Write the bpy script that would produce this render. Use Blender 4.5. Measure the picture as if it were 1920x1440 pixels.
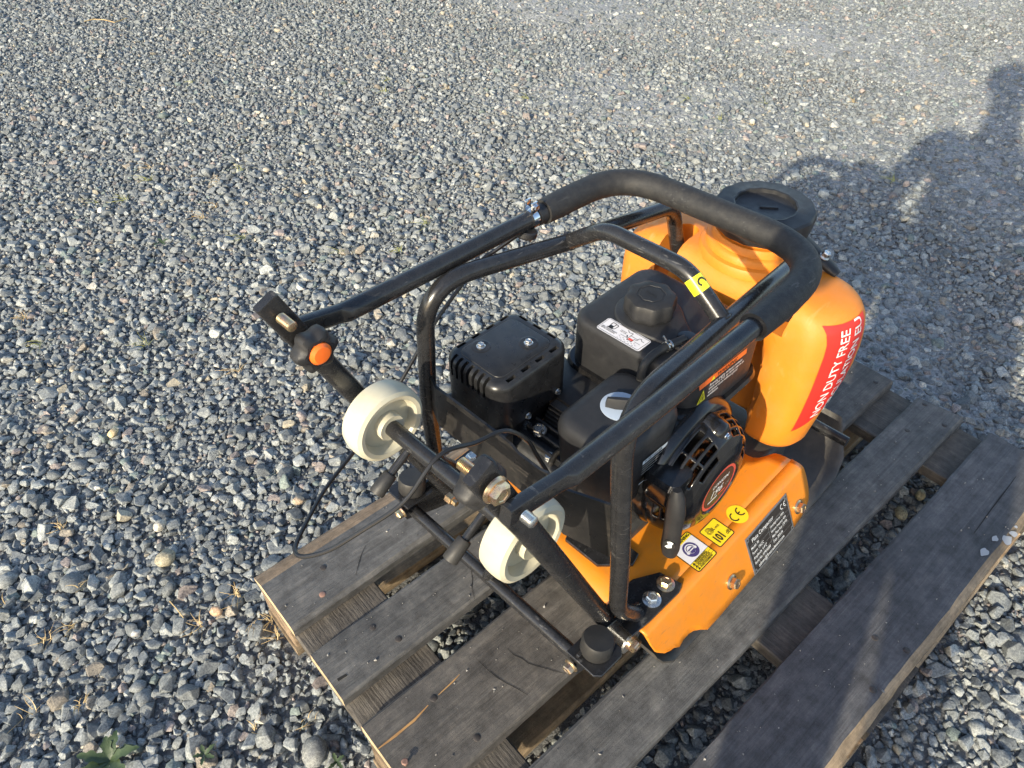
import bpy, bmesh, math, random
import numpy as np
from mathutils import Vector, Matrix, noise

for o in list(bpy.data.objects):
    bpy.data.objects.remove(o)
SC = bpy.context.scene
COL = SC.collection
R = math.radians
random.seed(7)
rng = np.random.default_rng(11)

# ------------------------------------------------------------------ camera
cam_d = bpy.data.cameras.new('camera')
cam = bpy.data.objects.new('camera', cam_d); COL.objects.link(cam)
cam_d.sensor_fit = 'HORIZONTAL'; cam_d.sensor_width = 36.0
cam_d.lens = 1389.98 / 1920 * 36.0
cam_d.clip_start = 0.02; cam_d.clip_end = 500
yaw, pitch, roll = 0.853725051, 0.761241048, 0.00694194111
fw = Vector((math.cos(pitch)*math.cos(yaw), math.cos(pitch)*math.sin(yaw), -math.sin(pitch)))
rt = Vector((math.sin(yaw), -math.cos(yaw), 0)); dn = fw.cross(rt)
rt2 = math.cos(roll)*rt + math.sin(roll)*dn; dn2 = -math.sin(roll)*rt + math.cos(roll)*dn
CAM = Vector((-0.11443951, 0.01737329, 1.19273124))
mw = Matrix((rt2, -dn2, -fw)).transposed().to_4x4(); mw.translation = CAM
cam.matrix_world = mw
SC.camera = cam
SC.render.resolution_x, SC.render.resolution_y = 1024, 768

# ------------------------------------------------------------------ sky, sun, exposure
SUN_AZ, SUN_EL = 17.0, 22.5          # direction the shadows run to (from +X), height of the sun
wd = bpy.data.worlds.new('World'); SC.world = wd; wd.use_nodes = True
nt = wd.node_tree; bg = nt.nodes['Background']
sk = nt.nodes.new('ShaderNodeTexSky'); sk.sky_type = 'NISHITA'; sk.sun_disc = False
sk.sun_elevation = R(SUN_EL); sk.sun_rotation = R(90 - (180 + SUN_AZ))
sk.air_density = 1.0; sk.dust_density = 1.5; sk.ozone_density = 1.0
nt.links.new(sk.outputs[0], bg.inputs[0]); bg.inputs[1].default_value = 0.15
sl = bpy.data.lights.new('sun', 'SUN'); sl.energy = 3.4; sl.angle = R(0.6); sl.color = (1.0, 0.90, 0.70)
sun = bpy.data.objects.new('sun', sl); COL.objects.link(sun)
sd = Vector((math.cos(R(SUN_AZ))*math.cos(R(SUN_EL)), math.sin(R(SUN_AZ))*math.cos(R(SUN_EL)), -math.sin(R(SUN_EL))))
sun.rotation_euler = sd.to_track_quat('-Z', 'Y').to_euler(); sun.location = (-3, -1, 3)
vs = SC.view_settings
vs.view_transform = 'Standard'; vs.look = 'None'; vs.gamma = 1.0; vs.use_curve_mapping = False
vs.exposure = 1.09

# ------------------------------------------------------------------ materials
MATS = {}
def material(name, c1, c2=None, scale=30.0, rough=0.5, rough2=None, metal=0.0, bump=0.0, bscale=None,
             spec=0.5, dust=0.0, dustc=(0.22, 0.19, 0.15), dscale=14.0, stretch=None, coat=0.0, detail=4.0):
    m = bpy.data.materials.new(name); m.use_nodes = True; MATS[name] = m
    n = m.node_tree.nodes; l = m.node_tree.links; b = n['Principled BSDF']
    tc = n.new('ShaderNodeTexCoord'); mp = n.new('ShaderNodeMapping')
    l.new(tc.outputs['Object'], mp.inputs[0])
    if stretch: mp.inputs['Scale'].default_value = stretch
    def noi(sc, det=detail, ro=0.6):
        t = n.new('ShaderNodeTexNoise'); t.inputs['Scale'].default_value = sc
        t.inputs['Detail'].default_value = det; t.inputs['Roughness'].default_value = ro
        l.new(mp.outputs[0], t.inputs['Vector']); return t
    def ramp(src, a, bb, ca, cb):
        r = n.new('ShaderNodeValToRGB'); e = r.color_ramp.elements
        e[0].position, e[1].position = a, bb; e[0].color = (*ca, 1); e[1].color = (*cb, 1)
        l.new(src, r.inputs[0]); return r
    col = None
    if c2:
        t = noi(scale); col = ramp(t.outputs['Fac'], .35, .65, c1, c2).outputs[0]
    else:
        rgb = n.new('ShaderNodeRGB'); rgb.outputs[0].default_value = (*c1, 1); col = rgb.outputs[0]
    if dust > 0:
        t = noi(dscale, 6, .7); f = ramp(t.outputs['Fac'], .42, .72, (0, 0, 0), (dust,)*3)
        mx = n.new('ShaderNodeMix'); mx.data_type = 'RGBA'
        l.new(f.outputs[0], mx.inputs[0]); l.new(col, mx.inputs[6]); mx.inputs[7].default_value = (*dustc, 1)
        col = mx.outputs[2]
    l.new(col, b.inputs['Base Color'])
    if rough2 is not None:
        t = noi(scale*2.3, 5, .65); r = ramp(t.outputs['Fac'], .3, .7, (rough,)*3, (rough2,)*3)
        l.new(r.outputs[0], b.inputs['Roughness'])
    else: b.inputs['Roughness'].default_value = rough
    b.inputs['Metallic'].default_value = metal
    b.inputs['Specular IOR Level'].default_value = spec
    b.inputs['Coat Weight'].default_value = coat
    if bump > 0:
        t = noi(bscale or scale*3, 4, .6); bp = n.new('ShaderNodeBump')
        bp.inputs['Strength'].default_value = bump; bp.inputs['Distance'].default_value = 0.002
        l.new(t.outputs['Fac'], bp.inputs['Height']); l.new(bp.outputs[0], b.inputs['Normal'])
    return m

material('black_paint', (.014, .014, .015), (.019, .019, .0205), 60, .17, .32, dust=.05, dustc=(.16, .15, .14), dscale=70, bump=.04, bscale=260)
material('black_panel', (.009, .009, .009), (.014, .013, .013), 50, .25, .42, dust=.12, dustc=(.16, .14, .12), dscale=24)
material('black_plastic', (.016, .016, .0175), (.021, .021, .0225), 40, .42, .58, dust=.05, dustc=(.14, .13, .12), dscale=60, bump=.12, bscale=900, spec=.38)
material('gloss_plastic', (.008, .008, .009), None, rough=.09, rough2=.2, dust=.05, dscale=40)
material('muffler_black', (.014, .014, .015), (.019, .019, .020), 60, .24, .42, dust=.06, dustc=(.14, .13, .12), dscale=60)
material('foam', (.016, .016, .017), (.022, .0215, .0215), 90, .55, .7, bump=.3, bscale=700, dust=.05, dscale=90, spec=.4)
material('rubber', (.012, .012, .013), (.02, .02, .02), 50, .45, .62, dust=.1)
material('cable', (.014, .014, .015), None, rough=.32)
material('orange_paint', (.78, .252, .016), (.72, .228, .014), 14, .28, .42, dust=.32, dustc=(.45, .22, .07), dscale=55, bump=.05, bscale=160)
material('orange_plastic', (.70, .215, .013), (.65, .195, .011), 9, .5, .64, dust=.18, dustc=(.5, .28, .14), dscale=17, bump=.12, bscale=420)
material('orange_cap', (.86, .16, .02), None, rough=.4)
material('white_plastic', (.52, .49, .38), (.47, .44, .33), 22, .38, .5, dust=.35, dustc=(.34, .30, .22), dscale=26)
material('zinc_yellow', (.62, .50, .28), (.55, .36, .27), 120, .22, .38, metal=.95)
material('zinc', (.66, .66, .64), (.5, .5, .48), 120, .2, .36, metal=.95)
material('chrome', (.8, .8, .8), None, rough=.08, metal=1.0)
material('alloy', (.035, .036, .038), (.06, .061, .063), 70, .42, .6, metal=.35, dust=.15)
material('steel_dark', (.035, .033, .031), (.06, .054, .047), 25, .4, .62, dust=.45, dustc=(.12, .10, .08), dscale=18, bump=.3, bscale=120)
material('sticker_yellow', (.90, .66, .02), None, rough=.35)
material('sticker_lime', (.85, .80, .03), None, rough=.3)
material('sticker_white', (.72, .70, .72), None, rough=.35)
material('sticker_silver', (.55, .6, .65), None, rough=.4)
material('sticker_red', (.72, .03, .02), None, rough=.38)
material('sticker_orange', (.85, .16, .03), None, rough=.35)
material('sticker_purple', (.06, .045, .16), None, rough=.4)
material('print_black', (.014, .013, .012), None, rough=.45)
material('print_white', (.78, .77, .74), None, rough=.4)
material('print_grey', (.3, .3, .29), None, rough=.45)
material('print_red', (.75, .10, .07), None, rough=.35)
material('plate_dark', (.045, .038, .034), None, rough=.35, metal=.3)
material('plate_metal', (.42, .42, .42), (.34, .33, .32), 90, .32, .45, metal=.8)
material('pale_disc', (.36, .42, .50), None, rough=.4)
material('nail', (.05, .045, .043), (.09, .075, .065), 200, .45, .6, metal=.6)
material('nail_rust', (.20, .11, .08), (.28, .16, .12), 200, .6)
material('straw', (.50, .37, .17), (.34, .24, .12), 40, .6)
material('leaf', (.032, .055, .02), (.06, .085, .035), 60, .45, bump=.2)
material('skin', (.45, .27, .2), None, rough=.5)
material('cloth', (.03, .035, .05), (.045, .05, .07), 80, .8, bump=.3, bscale=400)
material('hair', (.03, .02, .014), None, rough=.6)

def scratch(name, scale, stretch, lo, hi, amt, col):
    m = MATS[name]; n = m.node_tree.nodes; l = m.node_tree.links; b = n['Principled BSDF']
    src = b.inputs['Base Color'].links[0].from_socket
    tc = n.new('ShaderNodeTexCoord'); mp = n.new('ShaderNodeMapping'); mp.inputs['Scale'].default_value = stretch; mp.inputs['Rotation'].default_value = (.4, .7, .5)
    l.new(tc.outputs['Object'], mp.inputs[0])
    t = n.new('ShaderNodeTexNoise'); t.inputs['Scale'].default_value = scale; t.inputs['Detail'].default_value = 3; l.new(mp.outputs[0], t.inputs['Vector'])
    t2 = n.new('ShaderNodeTexNoise'); t2.inputs['Scale'].default_value = 11; l.new(tc.outputs['Object'], t2.inputs['Vector'])
    r = n.new('ShaderNodeMapRange'); r.inputs[1].default_value = lo; r.inputs[2].default_value = hi; r.inputs[4].default_value = amt; l.new(t.outputs['Fac'], r.inputs[0])
    r2 = n.new('ShaderNodeMapRange'); r2.inputs[1].default_value = .48; r2.inputs[2].default_value = .62; l.new(t2.outputs['Fac'], r2.inputs[0])
    mu = n.new('ShaderNodeMath'); mu.operation = 'MULTIPLY'; l.new(r.outputs[0], mu.inputs[0]); l.new(r2.outputs[0], mu.inputs[1])
    mx = n.new('ShaderNodeMix'); mx.data_type = 'RGBA'; l.new(mu.outputs[0], mx.inputs[0]); l.new(src, mx.inputs[6]); mx.inputs[7].default_value = (*col, 1)
    l.new(mx.outputs[2], b.inputs['Base Color'])
scratch('black_paint', 60, (1, 1, 9), .63, .70, .45, (.16, .155, .15))
scratch('foam', 50, (1, 4, 6), .60, .68, .5, (.10, .098, .095))
scratch('black_panel', 40, (1, 1, 6), .55, .7, .6, (.10, .085, .07))
scratch('orange_paint', 55, (1, 7, 2), .62, .69, .55, (.42, .17, .05))
scratch('orange_plastic', 30, (1, 3, 1), .60, .72, .35, (.62, .36, .16))
scratch('white_plastic', 40, (1, 1, 1), .55, .72, .6, (.26, .23, .17))

def wood_material(name, ca, cb, cc, axis, grain=1.0, dirt=.5, saw=0.0):
    """weathered timber; axis = direction of the grain in object space"""
    m = bpy.data.materials.new(name); m.use_nodes = True; MATS[name] = m
    n = m.node_tree.nodes; l = m.node_tree.links; b = n['Principled BSDF']
    tc = n.new('ShaderNodeTexCoord')
    oi = n.new('ShaderNodeObjectInfo')
    ad = n.new('ShaderNodeVectorMath'); ad.operation = 'ADD'
    sc = n.new('ShaderNodeVectorMath'); sc.operation = 'SCALE'; sc.inputs['Scale'].default_value = 37.0
    cmb = n.new('ShaderNodeCombineXYZ')
    for i in range(3): l.new(oi.outputs['Random'], cmb.inputs[i])
    l.new(cmb.outputs[0], sc.inputs[0]); l.new(tc.outputs['Object'], ad.inputs[0]); l.new(sc.outputs[0], ad.inputs[1])
    def mapped(sx, sy, sz):
        mp = n.new('ShaderNodeMapping'); mp.inputs['Scale'].default_value = (sx, sy, sz) if axis == 'X' else (sy, sx, sz)
        l.new(ad.outputs[0], mp.inputs[0]); return mp.outputs[0]
    def noi(vec, s, d, r=.6, dist=0):
        t = n.new('ShaderNodeTexNoise'); t.inputs['Scale'].default_value = s; t.inputs['Detail'].default_value = d
        t.inputs['Roughness'].default_value = r; t.inputs['Distortion'].default_value = dist
        l.new(vec, t.inputs['Vector']); return t.outputs['Fac']
    def ramp(src, st):
        r = n.new('ShaderNodeValToRGB'); e = r.color_ramp.elements
        while len(e) < len(st): e.new(.5)
        for k, (p, c) in enumerate(st): e[k].position = p; e[k].color = (*c, 1)
        l.new(src, r.inputs[0]); return r.outputs[0]
    def mix(f, a, bb, mode='MIX', fac=None):
        mx = n.new('ShaderNodeMix'); mx.data_type = 'RGBA'; mx.blend_type = mode
        if fac is None: l.new(f, mx.inputs[0])
        else: mx.inputs[0].default_value = fac
        l.new(a, mx.inputs[6]); l.new(bb, mx.inputs[7]); return mx.outputs[2]
    g1 = noi(mapped(1.2, 26, 26), 3.2, 6, .65, .6)          # long grain
    g2 = noi(mapped(6, 260, 260), 2.0, 4, .7)               # fibre
    p1 = noi(mapped(1, 2.2, 2.2), 5.5, 5, .6)               # patches
    p2 = noi(mapped(1, 1, 1), 38, 5, .75)                   # specks
    c = ramp(g1, [(.18, ca), (.5, cb), (.82, cc)])
    dk = ramp(p1, [(.33, (.40, .39, .38)), (.5, (.95, .94, .93)), (.68, (1.35, 1.33, 1.3))])
    c = mix(None, c, dk, 'MULTIPLY', dirt)
    fb = ramp(g2, [(.3, (.62, .6, .58)), (.6, (1.1, 1.1, 1.1))])
    c = mix(None, c, fb, 'MULTIPLY', .6)
    sp = ramp(p2, [(.28, (.45, .43, .41)), (.5, (1, 1, 1)), (.72, (1.7, 1.64, 1.55))])
    c = mix(None, c, sp, 'MULTIPLY', .8)
    l.new(c, b.inputs['Base Color'])
    l.new(ramp(p1, [(.3, (.55,)*3), (.7, (.8,)*3)]), b.inputs['Roughness'])
    b.inputs['Specular IOR Level'].default_value = .35
    h = n.new('ShaderNodeMath'); h.operation = 'MULTIPLY_ADD'; h.inputs[1].default_value = .6
    l.new(g2, h.inputs[0]); l.new(g1, h.inputs[2])
    hh = h.outputs[0]
    h3 = n.new('ShaderNodeMath'); h3.operation = 'MULTIPLY_ADD'; h3.inputs[1].default_value = .5
    l.new(p2, h3.inputs[0]); l.new(hh, h3.inputs[2]); hh = h3.outputs[0]
    if saw:
        w = n.new('ShaderNodeTexWave'); w.inputs['Scale'].default_value = 52; w.inputs['Distortion'].default_value = 5.0
        w.inputs['Detail'].default_value = 2; w.bands_direction = 'X'
        l.new(tc.outputs['Object'], w.inputs['Vector'])
        a2 = n.new('ShaderNodeMath'); a2.operation = 'MULTIPLY_ADD'; a2.inputs[1].default_value = saw
        l.new(w.outputs['Fac'], a2.inputs[0]); l.new(hh, a2.inputs[2]); hh = a2.outputs[0]
    bp = n.new('ShaderNodeBump'); bp.inputs['Strength'].default_value = .55 * grain; bp.inputs['Distance'].default_value = .003
    l.new(hh, bp.inputs['Height']); l.new(bp.outputs[0], b.inputs['Normal'])
    return m

wood_material('wood_grey', (.066, .065, .064), (.098, .0965, .095), (.140, .138, .135), 'X')
wood_material('wood_brown', (.062, .056, .050), (.090, .083, .076), (.128, .119, .110), 'X')
wood_material('wood_dark', (0.057, 0.057, 0.0608), (0.0808, 0.0817, 0.0874), (0.1187, 0.1187, 0.1235), 'X')
wood_material('wood_cross', (.052, .046, .040), (.085, .076, .066), (.13, .117, .10), 'Y', saw=.13)
wood_material('wood_fresh', (.42, .30, .17), (.52, .39, .24), (.60, .48, .32), 'X', grain=.7, dirt=.3)  # tan wood for plank ends, with the sun's brightness painted into the colour
wood_material('wood_tan', (.17, .125, .08), (.25, .19, .125), (.33, .26, .18), 'X', grain=1.0, dirt=.6)
wood_material('wood_wane', (.15, .105, .07), (.21, .155, .105), (.28, .215, .15), 'X', dirt=.7)
material('wood_split', (.42, .24, .09), (.30, .16, .06), 60, .7)
material('crack_dark', (.012, .011, .010), None, rough=.9)
material('paint_spot', (.34, .35, .36), None, rough=.6)

# ------------------------------------------------------------------ mesh helpers
def link(name, me, mat, parent=None, loc=None):
    o = bpy.data.objects.new(name, me); COL.objects.link(o)
    if mat is not None:
        for mm in (mat if isinstance(mat, (list, tuple)) else [mat]):
            me.materials.append(MATS[mm] if isinstance(mm, str) else mm)
    if parent is not None: o.parent = parent
    if loc is not None: o.location = loc
    return o
def tag(o, label=None, cat=None, group=None, kind=None):
    if label: o['label'] = label
    if cat: o['category'] = cat
    if group: o['group'] = group
    if kind: o['kind'] = kind
    return o
def empty(name, loc, rz=0):
    o = bpy.data.objects.new(name, None); COL.objects.link(o); o.location = loc; o.rotation_euler = (0, 0, rz)
    o.empty_display_size = .05; return o
def from_bm(name, bm, mat, parent=None, smooth=35):
    bmesh.ops.remove_doubles(bm, verts=bm.verts, dist=1e-6)
    bmesh.ops.recalc_face_normals(bm, faces=bm.faces)
    me = bpy.data.meshes.new(name); bm.to_mesh(me); bm.free()
    if smooth:
        me.polygons.foreach_set('use_smooth', [True]*len(me.polygons))
        me.set_sharp_from_angle(angle=R(smooth))
    return link(name, me, mat, parent)
def from_vf(name, vs_, fs, mat, parent=None, smooth=35):
    bm = bmesh.new(); vv = [bm.verts.new(v) for v in vs_]
    for f in fs:
        try: bm.faces.new([vv[i] for i in f])
        except ValueError: pass
    return from_bm(name, bm, mat, parent, smooth)
# machine frame: x forward, y left, z up from the ground; MO is the thing's base
MO = Vector((.62, 0, .144))
def L(x, y, z): return Vector((x, y, z)) - MO
def LV(v): return Vector(v) - MO

def fillet(pts, rad, n=6):
    pts = [Vector(p) for p in pts]; out = [pts[0]]
    for i in range(1, len(pts)-1):
        a, b, c = pts[i-1], pts[i], pts[i+1]
        rr = rad[i] if isinstance(rad, (list, tuple)) else rad
        u, v = (a-b).normalized(), (c-b).normalized(); ang = u.angle(v)
        if rr <= 0 or ang > 3.1: out.append(b); continue
        d = min(rr/math.tan(ang/2), (a-b).length*.48, (c-b).length*.48)
        p0, p1 = b+u*d, b+v*d
        for k in range(n+1):
            t = k/n; out.append(p0*(1-t)**2 + b*2*t*(1-t) + p1*t**2)
    out.append(pts[-1]); return out
def smooth_path(pts, n=8):
    P = [Vector(p) for p in pts]; P = [P[0]*2-P[1]] + P + [P[-1]*2-P[-2]]; out = []
    for i in range(1, len(P)-2):
        for k in range(n):
            t = k/n; a, b, c, d = P[i-1], P[i], P[i+1], P[i+2]
            out.append(.5*((2*b)+(c-a)*t+(2*a-5*b+4*c-d)*t*t+(3*b-a-3*c+d)*t**3))
    out.append(P[-2]); return out
def sweep(bm, path, r, seg=14, cap=True, flat=None, up=None, sq=None):
    """tube along path. r: radius or list; flat: (ry,rz) section radii list; round caps slightly bevelled"""
    path = [Vector(p) for p in path]; n = len(path)
    t0 = (path[1]-path[0]).normalized()
    nrm = Vector(up) if up else (Vector((0, 0, 1)) if abs(t0.z) < .9 else Vector((1, 0, 0)))
    rings = []
    for i in range(n):
        t = (path[min(i+1, n-1)]-path[max(i-1, 0)]).normalized()
        nrm = (nrm - t*nrm.dot(t)).normalized(); bi = t.cross(nrm)
        ra = r[i] if isinstance(r, (list, tuple)) else r
        rn, rb = ra, ra
        if flat: rn, rb = flat[i]
        ex = sq[i] if sq else 1.0
        pw = lambda q: math.copysign(abs(q)**ex, q)
        rings.append([bm.verts.new(path[i]+nrm*pw(math.cos(2*math.pi*k/seg))*rn+bi*pw(math.sin(2*math.pi*k/seg))*rb) for k in range(seg)])
    for a, b in zip(rings, rings[1:]):
        for k in range(seg): bm.faces.new((a[k], a[(k+1) % seg], b[(k+1) % seg], b[k]))
    if cap: bm.faces.new(rings[0][::-1]); bm.faces.new(rings[-1])
    return bm
def tube(name, path, r, mat, parent, seg=14, flat=None, up=None, cap=True, sq=None):
    return from_bm(name, sweep(bmesh.new(), path, r, seg, cap, flat, up, sq), mat, parent)
def add_box(bm, c, s, bev=0, seg=2, rot=None):
    r = bmesh.ops.create_cube(bm, size=1.0); vv = r['verts']
    bmesh.ops.scale(bm, vec=s, verts=vv)
    if bev > 0:
        ee = list({e for v in vv for e in v.link_edges})
        rb = bmesh.ops.bevel(bm, geom=ee, offset=bev, segments=seg, profile=.5, affect='EDGES')
        vv = [v for v in bm.verts if v.tag is False and v in set(rb['verts']) | set(v for v in vv if v.is_valid)]
    vv = list({v for v in vv if v.is_valid})
    if rot is not None: bmesh.ops.rotate(bm, cent=(0, 0, 0), matrix=rot, verts=vv)
    bmesh.ops.translate(bm, vec=c, verts=vv)
    return vv
def box(name, c, s, mat, parent, bev=.002, seg=2, rot=None, smooth=35):
    bm = bmesh.new(); add_box(bm, (0, 0, 0), s, bev, seg)
    if rot is not None: bmesh.ops.rotate(bm, cent=(0, 0, 0), matrix=rot, verts=bm.verts)
    bmesh.ops.translate(bm, vec=c, verts=bm.verts)
    return from_bm(name, bm, mat, parent, smooth)
def frame_to(d, up=(0, 0, 1)):
    d = Vector(d).normalized(); u = Vector(up)
    if abs(d.dot(u)) > .98: u = Vector((1, 0, 0))
    x = u.cross(d).normalized(); y = d.cross(x)
    return Matrix((x, y, d)).transposed()
def revolve(name, prof, c, d, mat, parent, seg=28, smooth=35, lobes=None, bm=None):
    """prof: (radius, height) along d. lobes: (count, depth) modulates the radius"""
    own = bm is None
    if own: bm = bmesh.new()
    F = frame_to(d); c = Vector(c); rings = []
    for (r, h) in prof:
        if r < 1e-6: rings.append([bm.verts.new(c + F @ Vector((0, 0, h)))]); continue
        ring = []
        for k in range(seg):
            a = 2*math.pi*k/seg; rr = r
            if lobes: rr = r*(1 + lobes[1]*math.cos(lobes[0]*a))
            ring.append(bm.verts.new(c + F @ Vector((math.cos(a)*rr, math.sin(a)*rr, h))))
        rings.append(ring)
    for a, b in zip(rings, rings[1:]):
        if len(a) == 1 and len(b) == 1: continue
        for k in range(seg):
            k2 = (k+1) % seg
            if len(a) == 1: bm.faces.new((a[0], b[k2], b[k]))
            elif len(b) == 1: bm.faces.new((a[k], a[k2], b[0]))
            else: bm.faces.new((a[k], a[k2], b[k2], b[k]))
    if len(rings[0]) > 1: bm.faces.new(rings[0][::-1])
    if len(rings[-1]) > 1: bm.faces.new(rings[-1])
    if own: return from_bm(name, bm, mat, parent, smooth)
def bolt(name, c, d, s, mat, parent, flange=1.45, h=None, rot=.3):
    """flanged hex bolt head; s = half width over corners"""
    bm = bmesh.new(); F = frame_to(d) @ Matrix.Rotation(rot, 3, 'Z'); c = Vector(c); h = h or s*1.15
    revolve('', [(0, 0), (s*flange, 0), (s*flange, s*.16), (s*1.08, s*.34)], c, d, None, None, 20, bm=bm)
    def hexr(r, z, n=6): return [bm.verts.new(c + F @ Vector((math.cos(math.pi/3*k)*r, math.sin(math.pi/3*k)*r, z))) for k in range(n)]
    rs = [hexr(s, s*.2), hexr(s, h*.86), hexr(s*.84, h), hexr(s*.55, h), hexr(s*.5, h*.93)]
    for a, b in zip(rs, rs[1:]):
        for k in range(6): bm.faces.new((a[k], a[(k+1) % 6], b[(k+1) % 6], b[k]))
    bm.faces.new(rs[-1]); bm.faces.new(rs[0][::-1])
    return from_bm(name, bm, mat, parent, 25)
def stud(name, c, d, r, ln, mat, parent, pitch=.0016):
    prof = [(0, 0)]; z = 0
    while z < ln-pitch:
        prof += [(r*.86, z), (r, z+pitch*.5)]; z += pitch
    prof += [(r*.86, z), (r*.7, ln), (0, ln)]
    return revolve(name, prof, c, d, mat, parent, 14, 60)
def plate_poly(name, pts2, to3, thick_dir, t, mat, parent, bev=.0008):
    """flat outline pts2 -> to3(u,v), extruded by thick_dir*t"""
    bm = bmesh.new(); vv = [bm.verts.new(to3(*p)) for p in pts2]
    f = bm.faces.new(vv); r = bmesh.ops.extrude_face_region(bm, geom=[f])
    bmesh.ops.translate(bm, vec=Vector(thick_dir)*t, verts=[v for v in r['geom'] if isinstance(v, bmesh.types.BMVert)])
    bmesh.ops.recalc_face_normals(bm, faces=bm.faces)
    if bev:
        ee = [e for e in bm.edges if len(e.link_faces) == 2 and e.calc_face_angle(0) > .9]
        bmesh.ops.bevel(bm, geom=ee, offset=bev, segments=1, affect='EDGES')
    return from_bm(name, bm, mat, parent, 30)
def rrect(x0, x1, y0, y1, r, n=5):
    out = []
    for cx, cy, a0 in ((x1-r, y1-r, 0), (x0+r, y1-r, 90), (x0+r, y0+r, 180), (x1-r, y0+r, 270)):
        for k in range(n+1):
            a = R(a0+90*k/n); out.append((cx+math.cos(a)*r, cy+math.sin(a)*r))
    return out
def loft(name, rings, mat, parent, smooth=35, bm=None, cap=True):
    own = bm is None
    if own: bm = bmesh.new()
    rr = [[bm.verts.new(p) for p in ring] for ring in rings]
    for a, b in zip(rr, rr[1:]):
        for k in range(len(a)): bm.faces.new((a[k], a[(k+1) % len(a)], b[(k+1) % len(a)], b[k]))
    if cap: bm.faces.new(rr[0][::-1]); bm.faces.new(rr[-1])
    if own: return from_bm(name, bm, mat, parent, smooth)
def rblock(x0, x1, y0, y1, z0, z1, rc, re, taper=0, n=5):
    """rings of a rounded block: corner radius rc, top edge radius re, taper inwards to the bottom"""
    rings = []
    def ring(ins, z, tp): return [L(px, py, z) for px, py in rrect(x0+ins+tp, x1-ins-tp, y0+ins+tp, y1-ins-tp, max(rc-ins, .001), n)]
    rings.append(ring(.002, z0, taper)); rings.append(ring(0, z0+.002, taper))
    for k in range(5):
        a = math.pi/2*k/4; rings.append(ring(re*(1-math.cos(a)), z1-re+re*math.sin(a), 0 if k else 0))
    return rings

# text and flat print -------------------------------------------------------
PENDING = []
def text(name, s, size, to3, mat, parent, align='LEFT', bold=0.0, xs=1.0, shear=0.0):
    """flat lettering mapped by to3(u, v) (metres along / up the text)"""
    c = bpy.data.curves.new(name, 'FONT'); c.body = s; c.size = size; c.align_x = align
    c.resolution_u = 2; c.offset = bold; c.shear = shear; c.space_line = .95
    o = bpy.data.objects.new(name, c); COL.objects.link(o)
    PENDING.append((o, to3, mat, parent, xs)); return o
def flush_text():
    bpy.context.view_layer.update(); dg = bpy.context.evaluated_depsgraph_get()
    for o, to3, mat, parent, xs in PENDING:
        me = bpy.data.meshes.new_from_object(o.evaluated_get(dg))
        for v in me.vertices: v.co = to3(v.co.x*xs, v.co.y)
        me.materials.clear(); nm = o.name
        bpy.data.objects.remove(o); link(nm.split('.')[0], me, mat, parent)
    PENDING.clear()
def decal(name, pts2, to3, mat, parent):
    return from_vf(name, [to3(*p) for p in pts2], [list(range(len(pts2)))], mat, parent, 0)
def decal_grid(name, u0, u1, v0, v1, nu, nv, to3, mat, parent, mask=None):
    V = [to3(u0+(u1-u0)*i/nu, v0+(v1-v0)*j/nv) for j in range(nv+1) for i in range(nu+1)]
    Fc = [(j*(nu+1)+i, j*(nu+1)+i+1, (j+1)*(nu+1)+i+1, (j+1)*(nu+1)+i) for j in range(nv) for i in range(nu)]
    return from_vf(name, V, Fc, mat, parent, 60)
def circle2(cx, cy, r, n=28, a0=0, a1=360): return [(cx+math.cos(R(a0+(a1-a0)*k/n))*r, cy+math.sin(R(a0+(a1-a0)*k/n))*r) for k in range(n + (0 if a1-a0 >= 360 else 1))]
def stroke2(pts, w):
    """thick polyline as an outline strip -> list of quads"""
    P = [Vector(p) for p in pts]; q = []
    for a, b in zip(P, P[1:]):
        d = (b-a).normalized(); nn = Vector((-d.y, d.x))*w/2; q.append([a+nn, a-nn, b-nn, b+nn])
    return q
def decal_multi(name, polys, to3, mat, parent):
    V, Fc = [], []
    for pl in polys:
        k = len(V); V += [to3(p[0], p[1]) for p in pl]; Fc.append(list(range(k, k+len(pl))))
    return from_vf(name, V, Fc, mat, parent, 0)
def arc2(cx, cy, r, a0, a1, w, n=14):
    o = [(cx+math.cos(R(a0+(a1-a0)*k/n))*(r+w/2), cy+math.sin(R(a0+(a1-a0)*k/n))*(r+w/2)) for k in range(n+1)]
    i = [(cx+math.cos(R(a0+(a1-a0)*k/n))*(r-w/2), cy+math.sin(R(a0+(a1-a0)*k/n))*(r-w/2)) for k in range(n+1)]
    return [[o[k], o[k+1], i[k+1], i[k]] for k in range(n)]
def ce_mark(cx, cy, h):
    """the two round letters, as strokes"""
    r = h/2; w = h*.15
    return arc2(cx-h*.48, cy, r, 75, 285, w) + arc2(cx+h*.62, cy, r, 75, 285, w) + [[(cx+h*.12, cy-w/2), (cx+h*.52, cy-w/2), (cx+h*.52, cy+w/2), (cx+h*.12, cy+w/2)]]
def boolean_cut(o, boxes):
    """subtract bmesh-built cutters from o"""
    bm = bmesh.new()
    for f in boxes: f(bm)
    bmesh.ops.recalc_face_normals(bm, faces=bm.faces)
    me = bpy.data.meshes.new('cutter'); bm.to_mesh(me); bm.free()
    c = bpy.data.objects.new('cutter', me); COL.objects.link(c)
    c.parent = o.parent
    md = o.modifiers.new('cut', 'BOOLEAN'); md.operation = 'DIFFERENCE'; md.object = c; md.solver = 'EXACT'
    bpy.context.view_layer.update(); dg = bpy.context.evaluated_depsgraph_get()
    nm = bpy.data.meshes.new_from_object(o.evaluated_get(dg))
    o.modifiers.clear(); o.data = nm; nm.set_sharp_from_angle(angle=R(35))
    bpy.data.objects.remove(c); bpy.data.meshes.remove(me)

exec_parts = []

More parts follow.
